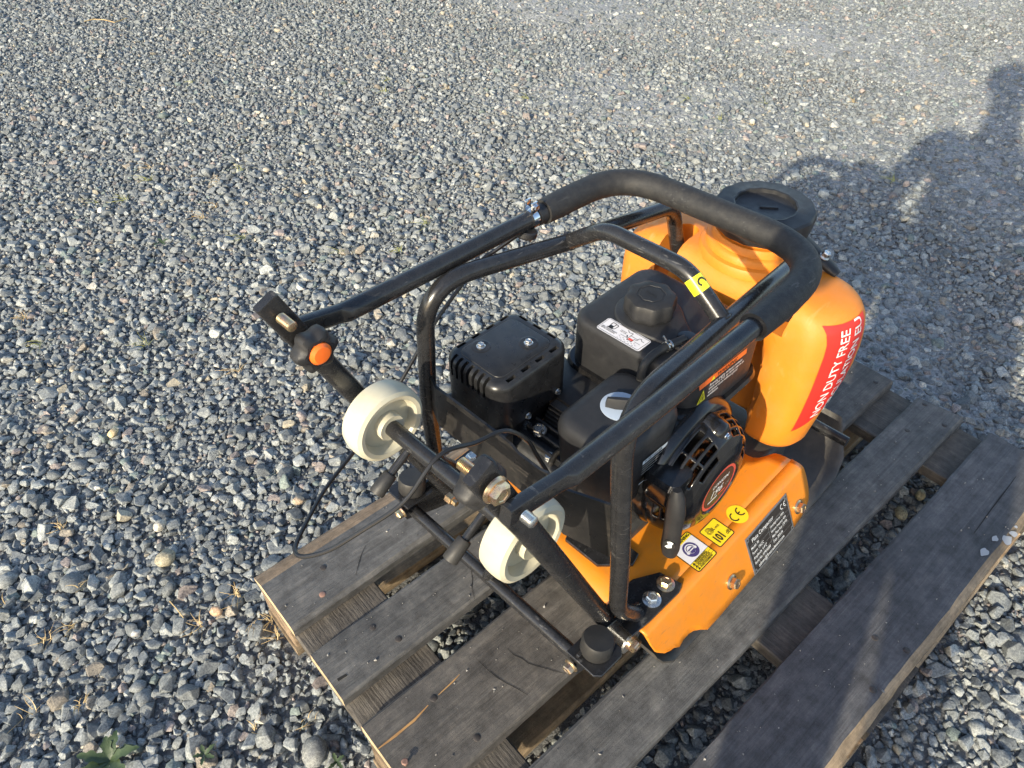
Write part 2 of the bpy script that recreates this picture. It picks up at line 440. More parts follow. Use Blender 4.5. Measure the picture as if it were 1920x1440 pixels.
# ------------------------------------------------------------------ ground and gravel
def px_of(P):
    q = np.asarray(P, float) - np.array(CAM)
    X = q @ np.array(rt2); Y = q @ np.array(dn2); Z = q @ np.array(fw)
    Zs = np.where(Z > .05, Z, .05)
    return 960+1389.98*X/Zs, 720+1389.98*Y/Zs, Z
def ground_at(px, py, z=0.0):
    v = rt2*((px-960)/1389.98) + dn2*((py-720)/1389.98) + fw
    return CAM + v*((z-CAM.z)/v.z)
def gh(x, y):
    """ground height: soft lumps, with raised drifts of fines"""
    a = noise.noise((x*2.1, y*2.1, .3))*.006
    f = noise.noise((x*1.7+4, y*1.7, 2.2))*.5 + noise.noise((x*5.1, y*5.1, 7.7))*.4 + noise.noise((x*13, y*13, 3.1))*.3
    bias = min(max((x - .42*y - .75)/1.3, -.22), .42)
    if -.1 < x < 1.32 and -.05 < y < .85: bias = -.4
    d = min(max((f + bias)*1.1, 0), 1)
    return a - .008 + .021*d, d

def gravel_material(name, instanced):
    m = bpy.data.materials.new(name); m.use_nodes = True; MATS[name] = m
    n = m.node_tree.nodes; l = m.node_tree.links; b = n['Principled BSDF']
    at = n.new('ShaderNodeAttribute'); at.attribute_name = 'tone'; at.attribute_type = 'INSTANCER' if instanced else 'OBJECT'
    geo = n.new('ShaderNodeNewGeometry')
    t = n.new('ShaderNodeTexNoise'); t.inputs['Scale'].default_value = 330; t.inputs['Detail'].default_value = 6; t.inputs['Roughness'].default_value = .8
    t2 = n.new('ShaderNodeTexNoise'); t2.inputs['Scale'].default_value = 90; t2.inputs['Detail'].default_value = 3
    for q in (t, t2): l.new(geo.outputs['Position'], q.inputs['Vector'])
    r = n.new('ShaderNodeValToRGB'); e = r.color_ramp.elements
    e[0].position, e[1].position = .36, .66; e[0].color = (.42, .43, .45, 1); e[1].color = (1.62, 1.6, 1.55, 1)
    l.new(t.outputs['Fac'], r.inputs[0])
    mx = n.new('ShaderNodeMix'); mx.data_type = 'RGBA'; mx.blend_type = 'MULTIPLY'; mx.inputs[0].default_value = 1.0
    l.new(at.outputs['Color'], mx.inputs[6]); l.new(r.outputs[0], mx.inputs[7])
    r2 = n.new('ShaderNodeValToRGB'); e = r2.color_ramp.elements
    e[0].position, e[1].position = .35, .65; e[0].color = (.8, .8, .82, 1); e[1].color = (1.18, 1.15, 1.1, 1)
    l.new(t2.outputs['Fac'], r2.inputs[0])
    m2 = n.new('ShaderNodeMix'); m2.data_type = 'RGBA'; m2.blend_type = 'MULTIPLY'; m2.inputs[0].default_value = 1
    l.new(mx.outputs[2], m2.inputs[6]); l.new(r2.outputs[0], m2.inputs[7])
    l.new(m2.outputs[2], b.inputs['Base Color'])
    b.inputs['Roughness'].default_value = .72; b.inputs['Specular IOR Level'].default_value = .4
    bp = n.new('ShaderNodeBump'); bp.inputs['Strength'].default_value = .5; bp.inputs['Distance'].default_value = .002
    ad = n.new('ShaderNodeMath'); ad.operation = 'MULTIPLY_ADD'; ad.inputs[1].default_value = .5
    l.new(t.outputs['Fac'], ad.inputs[0]); l.new(t2.outputs['Fac'], ad.inputs[2])
    l.new(ad.outputs[0], bp.inputs['Height']); l.new(bp.outputs[0], b.inputs['Normal'])
gravel_material('gravel_stone', True)
gravel_material('single_stone', False)

def fines_material():
    m = bpy.data.materials.new('fines'); m.use_nodes = True; MATS['fines'] = m
    n = m.node_tree.nodes; l = m.node_tree.links; b = n['Principled BSDF']
    geo = n.new('ShaderNodeNewGeometry')
    def noi(s, d=5, r=.65):
        t = n.new('ShaderNodeTexNoise'); t.inputs['Scale'].default_value = s; t.inputs['Detail'].default_value = d; t.inputs['Roughness'].default_value = r
        l.new(geo.outputs['Position'], t.inputs['Vector']); return t.outputs['Fac']
    v = n.new('ShaderNodeTexVoronoi'); v.inputs['Scale'].default_value = 110; l.new(geo.outputs['Position'], v.inputs['Vector'])
    r = n.new('ShaderNodeValToRGB'); e = r.color_ramp.elements
    e[0].position, e[1].position = .3, .72; e[0].color = (.20, .205, .207, 1); e[1].color = (.37, .37, .36, 1)
    l.new(noi(160, 6, .8), r.inputs[0])
    hs = n.new('ShaderNodeMix'); hs.data_type = 'RGBA'; hs.blend_type = 'OVERLAY'; hs.inputs[0].default_value = .35
    bw = n.new('ShaderNodeRGBToBW'); l.new(v.outputs['Color'], bw.inputs[0])
    l.new(r.outputs[0], hs.inputs[6]); l.new(bw.outputs[0], hs.inputs[7])
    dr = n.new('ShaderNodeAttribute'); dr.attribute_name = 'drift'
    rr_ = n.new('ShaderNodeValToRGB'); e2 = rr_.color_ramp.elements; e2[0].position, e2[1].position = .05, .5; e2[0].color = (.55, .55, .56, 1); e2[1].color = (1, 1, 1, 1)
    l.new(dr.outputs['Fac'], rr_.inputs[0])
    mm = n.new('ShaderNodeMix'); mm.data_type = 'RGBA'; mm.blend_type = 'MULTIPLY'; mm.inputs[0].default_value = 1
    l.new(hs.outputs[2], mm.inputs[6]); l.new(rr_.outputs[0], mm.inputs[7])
    l.new(mm.outputs[2], b.inputs['Base Color']); b.inputs['Roughness'].default_value = .9
    ad = n.new('ShaderNodeMath'); ad.operation = 'MULTIPLY_ADD'; ad.inputs[1].default_value = -.8
    l.new(v.outputs['Distance'], ad.inputs[0]); l.new(noi(300, 4), ad.inputs[2])
    bp = n.new('ShaderNodeBump'); bp.inputs['Strength'].default_value = .8; bp.inputs['Distance'].default_value = .005
    l.new(ad.outputs[0], bp.inputs['Height']); l.new(bp.outputs[0], b.inputs['Normal'])
fines_material()

# one sheet: a fine patch where we look, stretched out to the horizon at its rim
gx = np.concatenate([[-80, -20, -6, -2.5], np.arange(-1.6, 6.6, .05), [8, 12, 25, 80]])
gy = np.concatenate([[-80, -20, -6, -2.5], np.arange(-1.6, 7.0, .05), [9, 13, 25, 80]])
GV = [(x, y, gh(x, y)[0] if (-1.6 <= x < 6.6 and -1.6 <= y < 7) else 0.0) for y in gy for x in gx]
nx_ = len(gx)
GF = [(j*nx_+i, j*nx_+i+1, (j+1)*nx_+i+1, (j+1)*nx_+i) for j in range(len(gy)-1) for i in range(nx_-1)]
gme = bpy.data.meshes.new('ground'); gme.from_pydata(GV, [], GF); gme.polygons.foreach_set('use_smooth', [True]*len(GF))
fa = gme.attributes.new('drift', 'FLOAT', 'POINT')
fa.data.foreach_set('value', np.array([gh(x, y)[1] if (-1.6 <= x < 6.6 and -1.6 <= y < 7) else .5 for y in gy for x in gx], dtype=np.float32))
ground = tag(link('ground', gme, 'fines'), kind='structure')

def rock_mesh(name, i, mat, bev=True, round_=False):
    rr = random.Random(100+i); bm = bmesh.new()
    ax = (1.0, rr.uniform(.68, .95), rr.uniform(.48, .78))
    for k in range(rr.randint(13, 20) if not round_ else 40):
        v = Vector((rr.gauss(0, 1), rr.gauss(0, 1), rr.gauss(0, 1))).normalized()
        if not round_:
            mxx = max(abs(v.x), abs(v.y), abs(v.z)); v = v*(.62 + .38*(1/mxx)*.72)*rr.uniform(.88, 1.1)
        bm.verts.new((v.x*ax[0]*.5, v.y*ax[1]*.5, v.z*ax[2]*.5))
    h = bmesh.ops.convex_hull(bm, input=bm.verts)
    for v in [g for g in h['geom_interior'] if isinstance(g, bmesh.types.BMVert)]: bm.verts.remove(v)
    bmesh.ops.dissolve_limit(bm, angle_limit=R(14), verts=bm.verts, edges=bm.edges)
    if bev and not round_: bmesh.ops.bevel(bm, geom=list(bm.edges), offset=.02, segments=1, affect='EDGES')
    bmesh.ops.triangulate(bm, faces=bm.faces)
    me = bpy.data.meshes.new(name); bm.to_mesh(me); bm.free()
    me.polygons.foreach_set('use_smooth', [True]*len(me.polygons))
    me.set_sharp_from_angle(angle=R(60 if round_ else 16)); me.materials.append(MATS[mat]); return me
NR = 22
rock_col = bpy.data.collections.new('rock_shapes')
for i in range(NR):
    rock_col.objects.link(bpy.data.objects.new('rock_shape_%02d' % i, rock_mesh('rock', i, 'gravel_stone', round_=(i >= 19))))

def scatter(step, lo, hi, med, sig, sink, margin):
    xs = np.arange(-1.5, 6.5, step); ys = np.arange(-1.5, 6.9, step*.9)
    X, Y = np.meshgrid(xs, ys); X = X + (np.arange(len(ys)) % 2)[:, None]*step*.5
    X = X.ravel() + rng.uniform(-.42, .42, X.size)*step; Y = Y.ravel() + rng.uniform(-.42, .42, Y.size)*step
    u, v, Z = px_of(np.stack([X, Y, np.zeros_like(X)], 1))
    k = (Z > .1) & (u > -margin) & (u < 1920+margin) & (v > -170) & (v < 1440+margin*.6)
    X, Y = X[k], Y[k]
    D = np.clip(med*np.exp(rng.normal(0, sig, X.size)), lo, hi)
    D = D*np.interp(np.hypot(X-CAM.x, Y-CAM.y), [1.2, 3.6], [.96, .78])
    gg = [gh(a, b) for a, b in zip(X, Y)]; H = np.array([g[0] - .021*.30*g[1] for g in gg])
    Zc = H + D*sink + rng.normal(0, .0015, X.size)
    return X, Y, Zc, D
PALS = [((.142, .152, .163), .28), ((.188, .199, .210), .35), ((.236, .246, .252), .21), ((.30, .305, .303), .045), ((.25, .21, .20), .03),
        ((.24, .21, .18), .025), ((.34, .30, .24), .010), ((.42, .40, .37), .010), ((.16, .19, .185), .02)]
pcol = np.array([p for p, w in PALS])*np.array([1.0, 1.03, 1.01]); pw = np.array([w for p, w in PALS]); pw /= pw.sum()
A = scatter(.0160, .010, .046, .0190, .36, .18, 560)
B = scatter(.0118, .006, .015, .0105, .25, .10, 260)
# pallet feet: no stones inside the timber resting on the ground
def foot(x, y, d): return ((x > -.01-d) & (x < 1.21+d) & (((y > -.0-d) & (y < .1+d)) | ((y > .325-d) & (y < .475+d)) | ((y > .70-d) & (y < .80+d))))
pts = []
for q, (X, Y, Z, D) in enumerate((A, B)):
    k = ~foot(X, Y, D*.25) ; pts.append([a[k] for a in (X, Y, Z, D)])
AX, AY, AZ, AD = pts[0]
tone = pcol[rng.choice(len(pw), AX.size, p=pw)]*rng.uniform(.75, 1.25, (AX.size, 1))
rotA = np.stack([rng.normal(0, .35, AX.size), rng.normal(0, .35, AX.size), rng.uniform(0, 6.28, AX.size)], 1)
idxA = rng.integers(0, NR, AX.size); idxA = np.where((idxA >= 19) & (rng.random(AX.size) < .6), idxA-9, idxA)
u, v, Zc = px_of(np.stack([AX, AY, AZ], 1))
size = np.where((u > 10) & (u < 1910) & (v > 10) & (v < 1430) & ~((AX > -.03) & (AX < 1.25) & (AY > -.03) & (AY < .83)), AD/np.maximum(Zc, .1), 0)
top300 = set(np.argsort(-size)[:300].tolist())
single = {}
for i in sorted(top300):
    k = int(idxA[i])
    if k not in single: single[k] = rock_mesh('stone', k, 'single_stone', round_=(k >= 19))
    o = bpy.data.objects.new('stone', single[k]); COL.objects.link(o); o.parent = ground
    o.location = (AX[i], AY[i], AZ[i]); o.rotation_euler = rotA[i]; o.scale = (AD[i]*1.12,)*3
    o['tone'] = [float(c) for c in tone[i]]
# a few paler rounded pebbles that stand out
pebm = [rock_mesh('pebble', 60+i, 'single_stone', round_=True) for i in range(3)]
for (px, py, d, c) in [(310, 1047, .040, (.33, .30, .22)), (405, 1146, .024, (.50, .34, .22)), (212, 812, .028, (.50, .40, .24)), (255, 1187, .018, (.55, .52, .47)),
                       (1908, 602, .036, (.50, .46, .42)), (1726, 928, .028, (.26, .24, .16)), (1690, 962, .032, (.24, .22, .15)), (850, 905, .022, (.40, .30, .22)),
                       (1700, 345, .03, (.45, .36, .3)), (500, 318, .028, (.42, .38, .3)), (300, 985, .03, (.48, .45, .38)), (590, 1410, .05, (.19, .2, .2)), (560, 938, .026, (.42, .33, .24))]:
    P = ground_at(px, py, .012); o = bpy.data.objects.new('pebble', random.choice(pebm)); COL.objects.link(o); o.parent = ground
    o.location = P; o.rotation_euler = (random.uniform(-.3, .3), random.uniform(-.3, .3), random.uniform(0, 6)); o.scale = (d, d, d*1.1); o['tone'] = list(c)
keep = np.array([i not in top300 for i in range(AX.size)])
BX, BY, BZ, BD = pts[1]
toneB = pcol[rng.choice(len(pw), BX.size, p=pw)]*rng.uniform(.8, 1.3, (BX.size, 1))
co = np.concatenate([np.stack([AX, AY, AZ], 1)[keep], np.stack([BX, BY, BZ], 1)])
rot = np.concatenate([rotA[keep], np.stack([rng.normal(0, .6, BX.size), rng.normal(0, .6, BX.size), rng.uniform(0, 6.28, BX.size)], 1)])
scl = np.concatenate([AD[keep]*1.12, BD*1.15]); ton = np.concatenate([tone[keep], toneB]); ids = np.concatenate([idxA[keep], rng.integers(0, NR, BX.size)])
pm = bpy.data.meshes.new('gravel'); pm.vertices.add(len(co)); pm.vertices.foreach_set('co', co.ravel().astype(np.float32))
def attr(nm, ty, arr, key):
    a = pm.attributes.new(nm, ty, 'POINT'); a.data.foreach_set(key, np.ascontiguousarray(arr).ravel())
attr('rot', 'FLOAT_VECTOR', rot.astype(np.float32), 'vector'); attr('scl', 'FLOAT', scl.astype(np.float32), 'value')
attr('tone', 'FLOAT_COLOR', np.concatenate([ton, np.ones((len(ton), 1))], 1).astype(np.float32), 'color'); attr('idx', 'INT', ids.astype(np.int32), 'value')
gravel = tag(link('gravel', pm, None), 'loose grey crushed gravel spread over the whole yard', 'gravel', kind='stuff')
ng = bpy.data.node_groups.new('gravel_scatter', 'GeometryNodeTree')
ng.interface.new_socket('Geometry', in_out='INPUT', socket_type='NodeSocketGeometry'); ng.interface.new_socket('Geometry', in_out='OUTPUT', socket_type='NodeSocketGeometry')
gi = ng.nodes.new('NodeGroupInput'); go = ng.nodes.new('NodeGroupOutput'); ci = ng.nodes.new('GeometryNodeCollectionInfo'); ip = ng.nodes.new('GeometryNodeInstanceOnPoints')
ci.inputs['Collection'].default_value = rock_col; ci.inputs['Separate Children'].default_value = True; ci.inputs['Reset Children'].default_value = True
def named(nm, ty):
    q = ng.nodes.new('GeometryNodeInputNamedAttribute'); q.data_type = ty; q.inputs['Name'].default_value = nm; return q.outputs['Attribute']
ng.links.new(gi.outputs[0], ip.inputs['Points']); ng.links.new(ci.outputs[0], ip.inputs['Instance']); ip.inputs['Pick Instance'].default_value = True
ng.links.new(named('idx', 'INT'), ip.inputs['Instance Index']); ng.links.new(named('rot', 'FLOAT_VECTOR'), ip.inputs['Rotation']); ng.links.new(named('scl', 'FLOAT'), ip.inputs['Scale'])
ng.links.new(ip.outputs[0], go.inputs[0])
gravel.modifiers.new('scatter', 'NODES').node_group = ng

# ------------------------------------------------------------------ pallet
pallet = tag(empty('wooden_pallet', (.6, .4, 0)), 'weathered grey wooden pallet under the orange plate compactor', 'pallet')
PO = Vector((.6, .4, 0))
dev = [6.6, -6.5, 2.5, -4.7, .5, -4.7, 8.0, -1.8, 5.6, -5.6]
Wd = [0, 145, 186.25, 286.25, 327.5, 472.5, 513.75, 613.75, 655, 800]
edges = [.8 - a/1000 - d/1000 for a, d in zip(Wd, dev)]
def plank(x0, x1, y0, y1, z0, z1, mats, along='X', seed=0, ch=.003, wane=(0, 0), jag=.0012, name='plank', n=30, endskew=0):
    """mats: (top, sides/ends). wane=(at y1, at y0): how far the top edge is planed away"""
    rr = random.Random(seed); bm = bmesh.new(); rings = []
    for i in range(n+1):
        t = i/n
        def jn(k, s=1.0): return noise.noise((t*7 + seed*3.1, k*5.3, seed*1.7))*jag*s + rr.uniform(-.3, .3)*jag*s
        w1, w0 = wane
        sec = [(y0+jn(1), z0), (y1+jn(2), z0), (y1+jn(2), z1-ch-w1*.42), (y1-ch-w1+jn(3), z1-.0002), ((y0+y1)/2+.01, z1+noise.noise((t*3+seed, 1, 0))*.0008),
               (y0+ch+w0+jn(4), z1-.0002), (y0+jn(5), z1-ch-w0*.62)]
        if along == 'X':
            e = (endskew if i == n else 0)
            rings.append([Vector((x0+(x1-x0)*t + (e*(y-y0)/(y1-y0) if i == n else 0), y, z))-PO for y, z in sec])
        else:
            rings.append([Vector((y, x0+(x1-x0)*t, z))-PO for y, z in sec])
    vv = [[bm.verts.new(p) for p in r_] for r_ in rings]
    for a, b in zip(vv, vv[1:]):
        for k in range(7):
            f = bm.faces.new((a[k], a[(k+1) % 7], b[(k+1) % 7], b[k])); f.material_index = (2 if (k == 2 and wane[0] > .01) else 1 if (k == 1 and wane[0] > .01) or (k in (5, 6) and wane[1] > .006) else 0)
    for f in (bm.faces.new(vv[0][::-1]), bm.faces.new(vv[-1])): f.material_index = 1
    return from_bm(name, bm, list(mats)+['wood_wane'], pallet, 30)
xr = [1.200, 1.203, 1.199, 1.204, 1.2]
tops = ['wood_grey', 'wood_grey', 'wood_brown', 'wood_grey', 'wood_dark']
planks = []
for b in range(5):
    y1, y0 = edges[2*b], edges[2*b+1]
    wn = [(.028, .004), (.001, .001), (.001, .001), (.001, .002), (.001, .009)][b]
    planks.append(plank(0.0, xr[b], y0, y1, .122, .144, (tops[b], 'wood_fresh' if b < 4 else 'wood_tan'), seed=b+1, wane=wn, jag=.0014 if b < 4 else .003, n=40, endskew=[.0, .008, 0, -.012, .004][b]))
for c, xx in enumerate((.0015, .5275, 1.0535)):
    plank(.0, .8, xx, xx+.145, .100, .1215, ('wood_cross', 'wood_tan'), along='Y', seed=20+c, ch=.002)
    for yy, wy in ((.05, .1), (.4, .145), (.75, .1)):
        box('block', Vector((xx+.0725, yy, .061))-PO, (.143, wy-.002, .0775), 'wood_wane', pallet, .004)
for yy, wy in ((.05, .1), (.4, .145), (.75, .1)):
    plank(0, 1.2, yy-wy/2, yy+wy/2, .001, .022, ('wood_tan', 'wood_tan'), seed=30+int(yy*10), ch=.004)
def deck_pt(px, py, z=.144): return ground_at(px, py, z) - PO
def which(P):
    y = P.y+PO.y
    for b in range(5):
        if edges[2*b+1]-.003 <= y <= edges[2*b]+.003: return planks[b]
    return planks[0]
for k, (px, py) in enumerate([(606, 1064), (604.5, 1114.5), (699, 1176), (747, 1198), (813, 1309), (894, 1383), (1734, 758), (1701, 807), (1771, 797), (1642, 716), (1637, 1293), (1641, 1196), (1700, 1219)]):
    P = deck_pt(px, py)
    revolve('nail', [(.0052, -.002), (.0052, .0004), (.0044, .0009), (0, .0009)], P, (0, 0, 1), 'nail_rust' if k in (1,) else 'nail', which(P), 14)
P = deck_pt(760, 1434); revolve('nail', [(.0018, 0), (.0018, .007), (.0048, .0072), (.0048, .0085), (.0036, .0095), (0, .0095)], P, (.1, .1, 1), 'nail_rust', planks[2], 14)
def sliver(name, pxs, w, mat, parent, z=.1447):
    pts_ = [ground_at(a, b, z)-PO for a, b in pxs]; V = []
    for i, p_ in enumerate(pts_):
        t = (pts_[min(i+1, len(pts_)-1)]-pts_[max(i-1, 0)]).normalized(); nn = Vector((-t.y, t.x, 0))
        ww = w*(.25+.75*math.sin(math.pi*min(max((i+.3)/(len(pts_)-.4), 0), 1)))*random.uniform(.7, 1.2); V += [p_+nn*ww/2, p_-nn*ww/2]
    return from_vf(name, V, [(2*i, 2*i+1, 2*i+3, 2*i+2) for i in range(len(pts_)-1)], mat, parent, 0)
sliver('wood_split', [(709, 1404), (725, 1392), (742, 1379), (760, 1364), (776, 1351), (790, 1336), (803, 1322)], .0042, 'wood_split', planks[2])
sliver('wood_split', [(822, 1303), (836, 1290), (850, 1277), (862, 1264)], .002, 'wood_split', planks[2])
sliver('crack', [(951, 1216), (964, 1228), (978, 1234), (990, 1243), (1004, 1248), (1020, 1252), (1040, 1258), (1062, 1263)], .0014, 'crack_dark', planks[2])
sliver('crack', [(893, 1235), (916, 1257), (932, 1270), (950, 1281), (968, 1290), (990, 1303)], .0015, 'crack_dark', planks[2])
sliver('crack', [(882, 1062), (886, 1085), (885, 1104), (890, 1124)], .0009, 'crack_dark', planks[1])
sliver('crack', [(1905, 893), (1893, 910), (1876, 932), (1860, 953), (1842, 978), (1826, 1000)], .002, 'crack_dark', planks[4])
sliver('crack', [(686, 1022), (678, 1038), (673, 1055), (667, 1078)], .0012, 'crack_dark', planks[0])
sliver('dark_notch', [(633, 1275), (650, 1265)], .006, 'crack_dark', planks[1])
for px, py, rx, ry in [(1846, 1035, .0095, .0055), (1866, 1010, .007, .004), (1888, 1012, .010, .008), (1900, 1001, .006, .007), (1905, 988, .003, .003)]:
    c = deck_pt(px, py, .1448); V = [c+Vector((math.cos(R(a))*rx*(1+.25*math.sin(3*R(a)+px)), math.sin(R(a))*ry*(1+.2*math.sin(2*R(a)+py)), 0)) for a in range(0, 360, 24)]
    from_vf('paint_spot', V, [list(range(len(V)))], 'paint_spot', planks[4], 0)

bm = bmesh.new()
for k in range(420):
    b_ = rng.integers(0, 5); x_ = rng.uniform(.01, 1.19); y_ = rng.uniform(edges[2*b_+1]+.008, edges[2*b_]-(.034 if b_ == 0 else .006))
    r_ = float(np.clip(rng.lognormal(-6.75, .45), .0006, .0034)); vv = [bm.verts.new(Vector((x_, y_, .1442+r_*.3))+Vector(rng.normal(0, .6, 3)).normalized()*r_*rng.uniform(.7, 1.1)) for _ in range(7)]
    h = bmesh.ops.convex_hull(bm, input=vv)
    for v in [g for g in h['geom_interior'] if isinstance(g, bmesh.types.BMVert)]: bm.verts.remove(v)
material('grit', (.16, .155, .15), (.34, .32, .29), 60, .9)
tag(from_bm('grit', bm, 'grit', None, 20), 'fine sand and grit scattered over the pallet boards', 'grit', kind='stuff')

# ------------------------------------------------------------------ plate compactor
TH = R(3.65)
def w3(x, y, z): return Vector((math.cos(TH)*x-math.sin(TH)*y, .44+math.sin(TH)*x+math.cos(TH)*y, z))
PC = tag(empty('plate_compactor', w3(*MO), TH), 'orange and black petrol plate compactor with folded handle standing on the pallet', 'compactor')

# base plate
prof = [(.338, .212), (.352, .186), (.375, .166), (.41, .156), (.46, .1535), (.60, .1535), (.74, .1535), (.82, .1535), (.865, .158), (.90, .172), (.922, .195), (.934, .222)]
def pw_(x):
    w = .223
    if x > .87: w -= .045*((x-.87)/.064)**2.2
    if x < .37: w -= .012*((.37-x)/.035)
    return w
bm = bmesh.new(); rows = []
for (x, z) in prof:
    w = pw_(x); ys = [-w, -w+.004, -w+.012, -.1, 0, .1, w-.012, w-.004, w]
    rows.append(([bm.verts.new(L(x, y, z-(.003 if abs(abs(y)-w) < 1e-6 else 0))) for y in ys], [bm.verts.new(L(x, y, z-.0085)) for y in ys]))
for (a, a2), (b, b2) in zip(rows, rows[1:]):
    for k in range(8):
        bm.faces.new((a[k], a[k+1], b[k+1], b[k])); bm.faces.new((a2[k], b2[k], b2[k+1], a2[k+1]))
    bm.faces.new((a[0], b[0], b2[0], a2[0])); bm.faces.new((a[8], a2[8], b2[8], b[8]))
for a, a2 in (rows[0], rows[-1]):
    for k in range(8): bm.faces.new((a[k], a2[k], a2[k+1], a[k+1]))
from_bm('base_plate', bm, 'steel_dark', PC, 40)
box('exciter_housing', L(.60, 0, .216), (.36, .30, .128), 'steel_dark', PC, .012, 3)
box('exciter_housing', L(.80, 0, .19), (.06, .26, .07), 'steel_dark', PC, .01, 3)
tube('front_bar', [L(.884, -.212, .222), L(.884, -.1, .222), L(.884, .1, .222), L(.884, .212, .222)], .0095, 'black_paint', PC)
for s in (-1, 1):
    for xx in (.42, .70): revolve('rubber_mount', [(.024, 0), (.026, .006), (.026, .05), (.024, .056)], L(xx, s*.185, .19), (0, 0, 1), 'rubber', PC, 20)

# console deck with flared skirts (one bent sheet)
KS = .45; phi = math.pi/2 - math.atan(KS); rf = .011; Y0 = .2-rf*math.tan(phi/2); DZ = .292
sdir = Vector((0, math.sin(math.atan(KS)), -math.cos(math.atan(KS))))
def skirt_pt(x, s, sg):
    """s: metres along the sheet from the start of the fold"""
    if s <= 0: return L(x, sg*(Y0+s), DZ)
    a = s/rf
    if a < phi: return L(x, sg*(Y0+rf*math.sin(a)), DZ-rf*(1-math.cos(a)))
    e = s-rf*phi; b = Vector((x, Y0+rf*math.sin(phi), DZ-rf*(1-math.cos(phi)))) + sdir*e
    return L(b.x, sg*b.y, b.z)
def s_of_z(z):
    zb = DZ-rf*(1-math.cos(phi)); return rf*phi + max(zb-z, 0)/math.cos(math.atan(KS)) if z < zb else rf*math.acos(1-(DZ-z)/rf)
skb = [(.313, .287), (.317, .268), (.321, .255), (.334, .242), (.345, .237), (.353, .235), (.363, .228), (.374, .2315), (.386, .2315), (.397, .228), (.41, .219), (.423, .208), (.453, .207), (.546, .208), (.662, .212), (.69, .2155), (.705, .221), (.716, .230), (.7205, .243), (.721, .261), (.7185, .283)]
front_i = 17
bm = bmesh.new(); NSU = 13
for sg in (-1, 1):
    cols = []
    for i, (x, z) in enumerate(skb[:front_i+1]):
        sb = s_of_z(z); col = []
        for j in range(NSU+1):
            fe = min(rf*phi, sb*.9); s = (-.012, -.0004, fe*.12, fe*.3, fe*.5, fe*.7, fe*.88, fe)[j] if j < 8 else fe + (sb-fe)*(j-7)/6
            xx = x
            if i == front_i:       # front edge follows the rounded outline
                zz = skirt_pt(0, max(s, 0), 1).z + MO.z
                xx = np.interp(-zz, [-.30, -.28, -.261, -.243, -.230], [.7125, .7185, .721, .7205, .716])
            if i == 0: xx = np.interp(s, [-.012, .02], [.312, .313])
            col.append(bm.verts.new(skirt_pt(xx, s, sg)))
        cols.append(col)
    for a, b in zip(cols, cols[1:]):
        for j in range(NSU): bm.faces.new((a[j], b[j], b[j+1], a[j+1]))
ysr = sorted({round(y, 4) for y in list(np.linspace(-Y0+.012, Y0-.012, 41)) + [s*q for s in (-1, 1) for q in (.157, .152, .147, .143, .137, .13)]})
rows = []
for y in ysr:
    xf = np.interp(abs(y), [0, .128, .136, .142, .148, .153, .158, .175], [.672, .672, .674, .679, .690, .702, .709, .7125])
    rows.append([bm.verts.new(L(.312+(xf-.312)*t, y, DZ)) for t in (0, .1, .3, .5, .7, .85, .93, 1)])
for a, b in zip(rows, rows[1:]):
    for j in range(7): bm.faces.new((a[j], a[j+1], b[j+1], b[j]))
deck = from_bm('deck', bm, 'orange_paint', PC, 40)
for f in deck.data.polygons: pass
md = deck.modifiers.new('thick', 'SOLIDIFY'); md.thickness = .0035; md.offset = -1 if True else 1; md.use_even_offset = True
# (the sheet must grow downwards: point normals up)
for f in deck.data.polygons:
    w_ = Vector((0, math.copysign(.7, f.center.y) if abs(f.center.y) > Y0-.013 else 0, .7))
    if f.normal.dot(w_) < 0: f.flip()
deck.data.update()

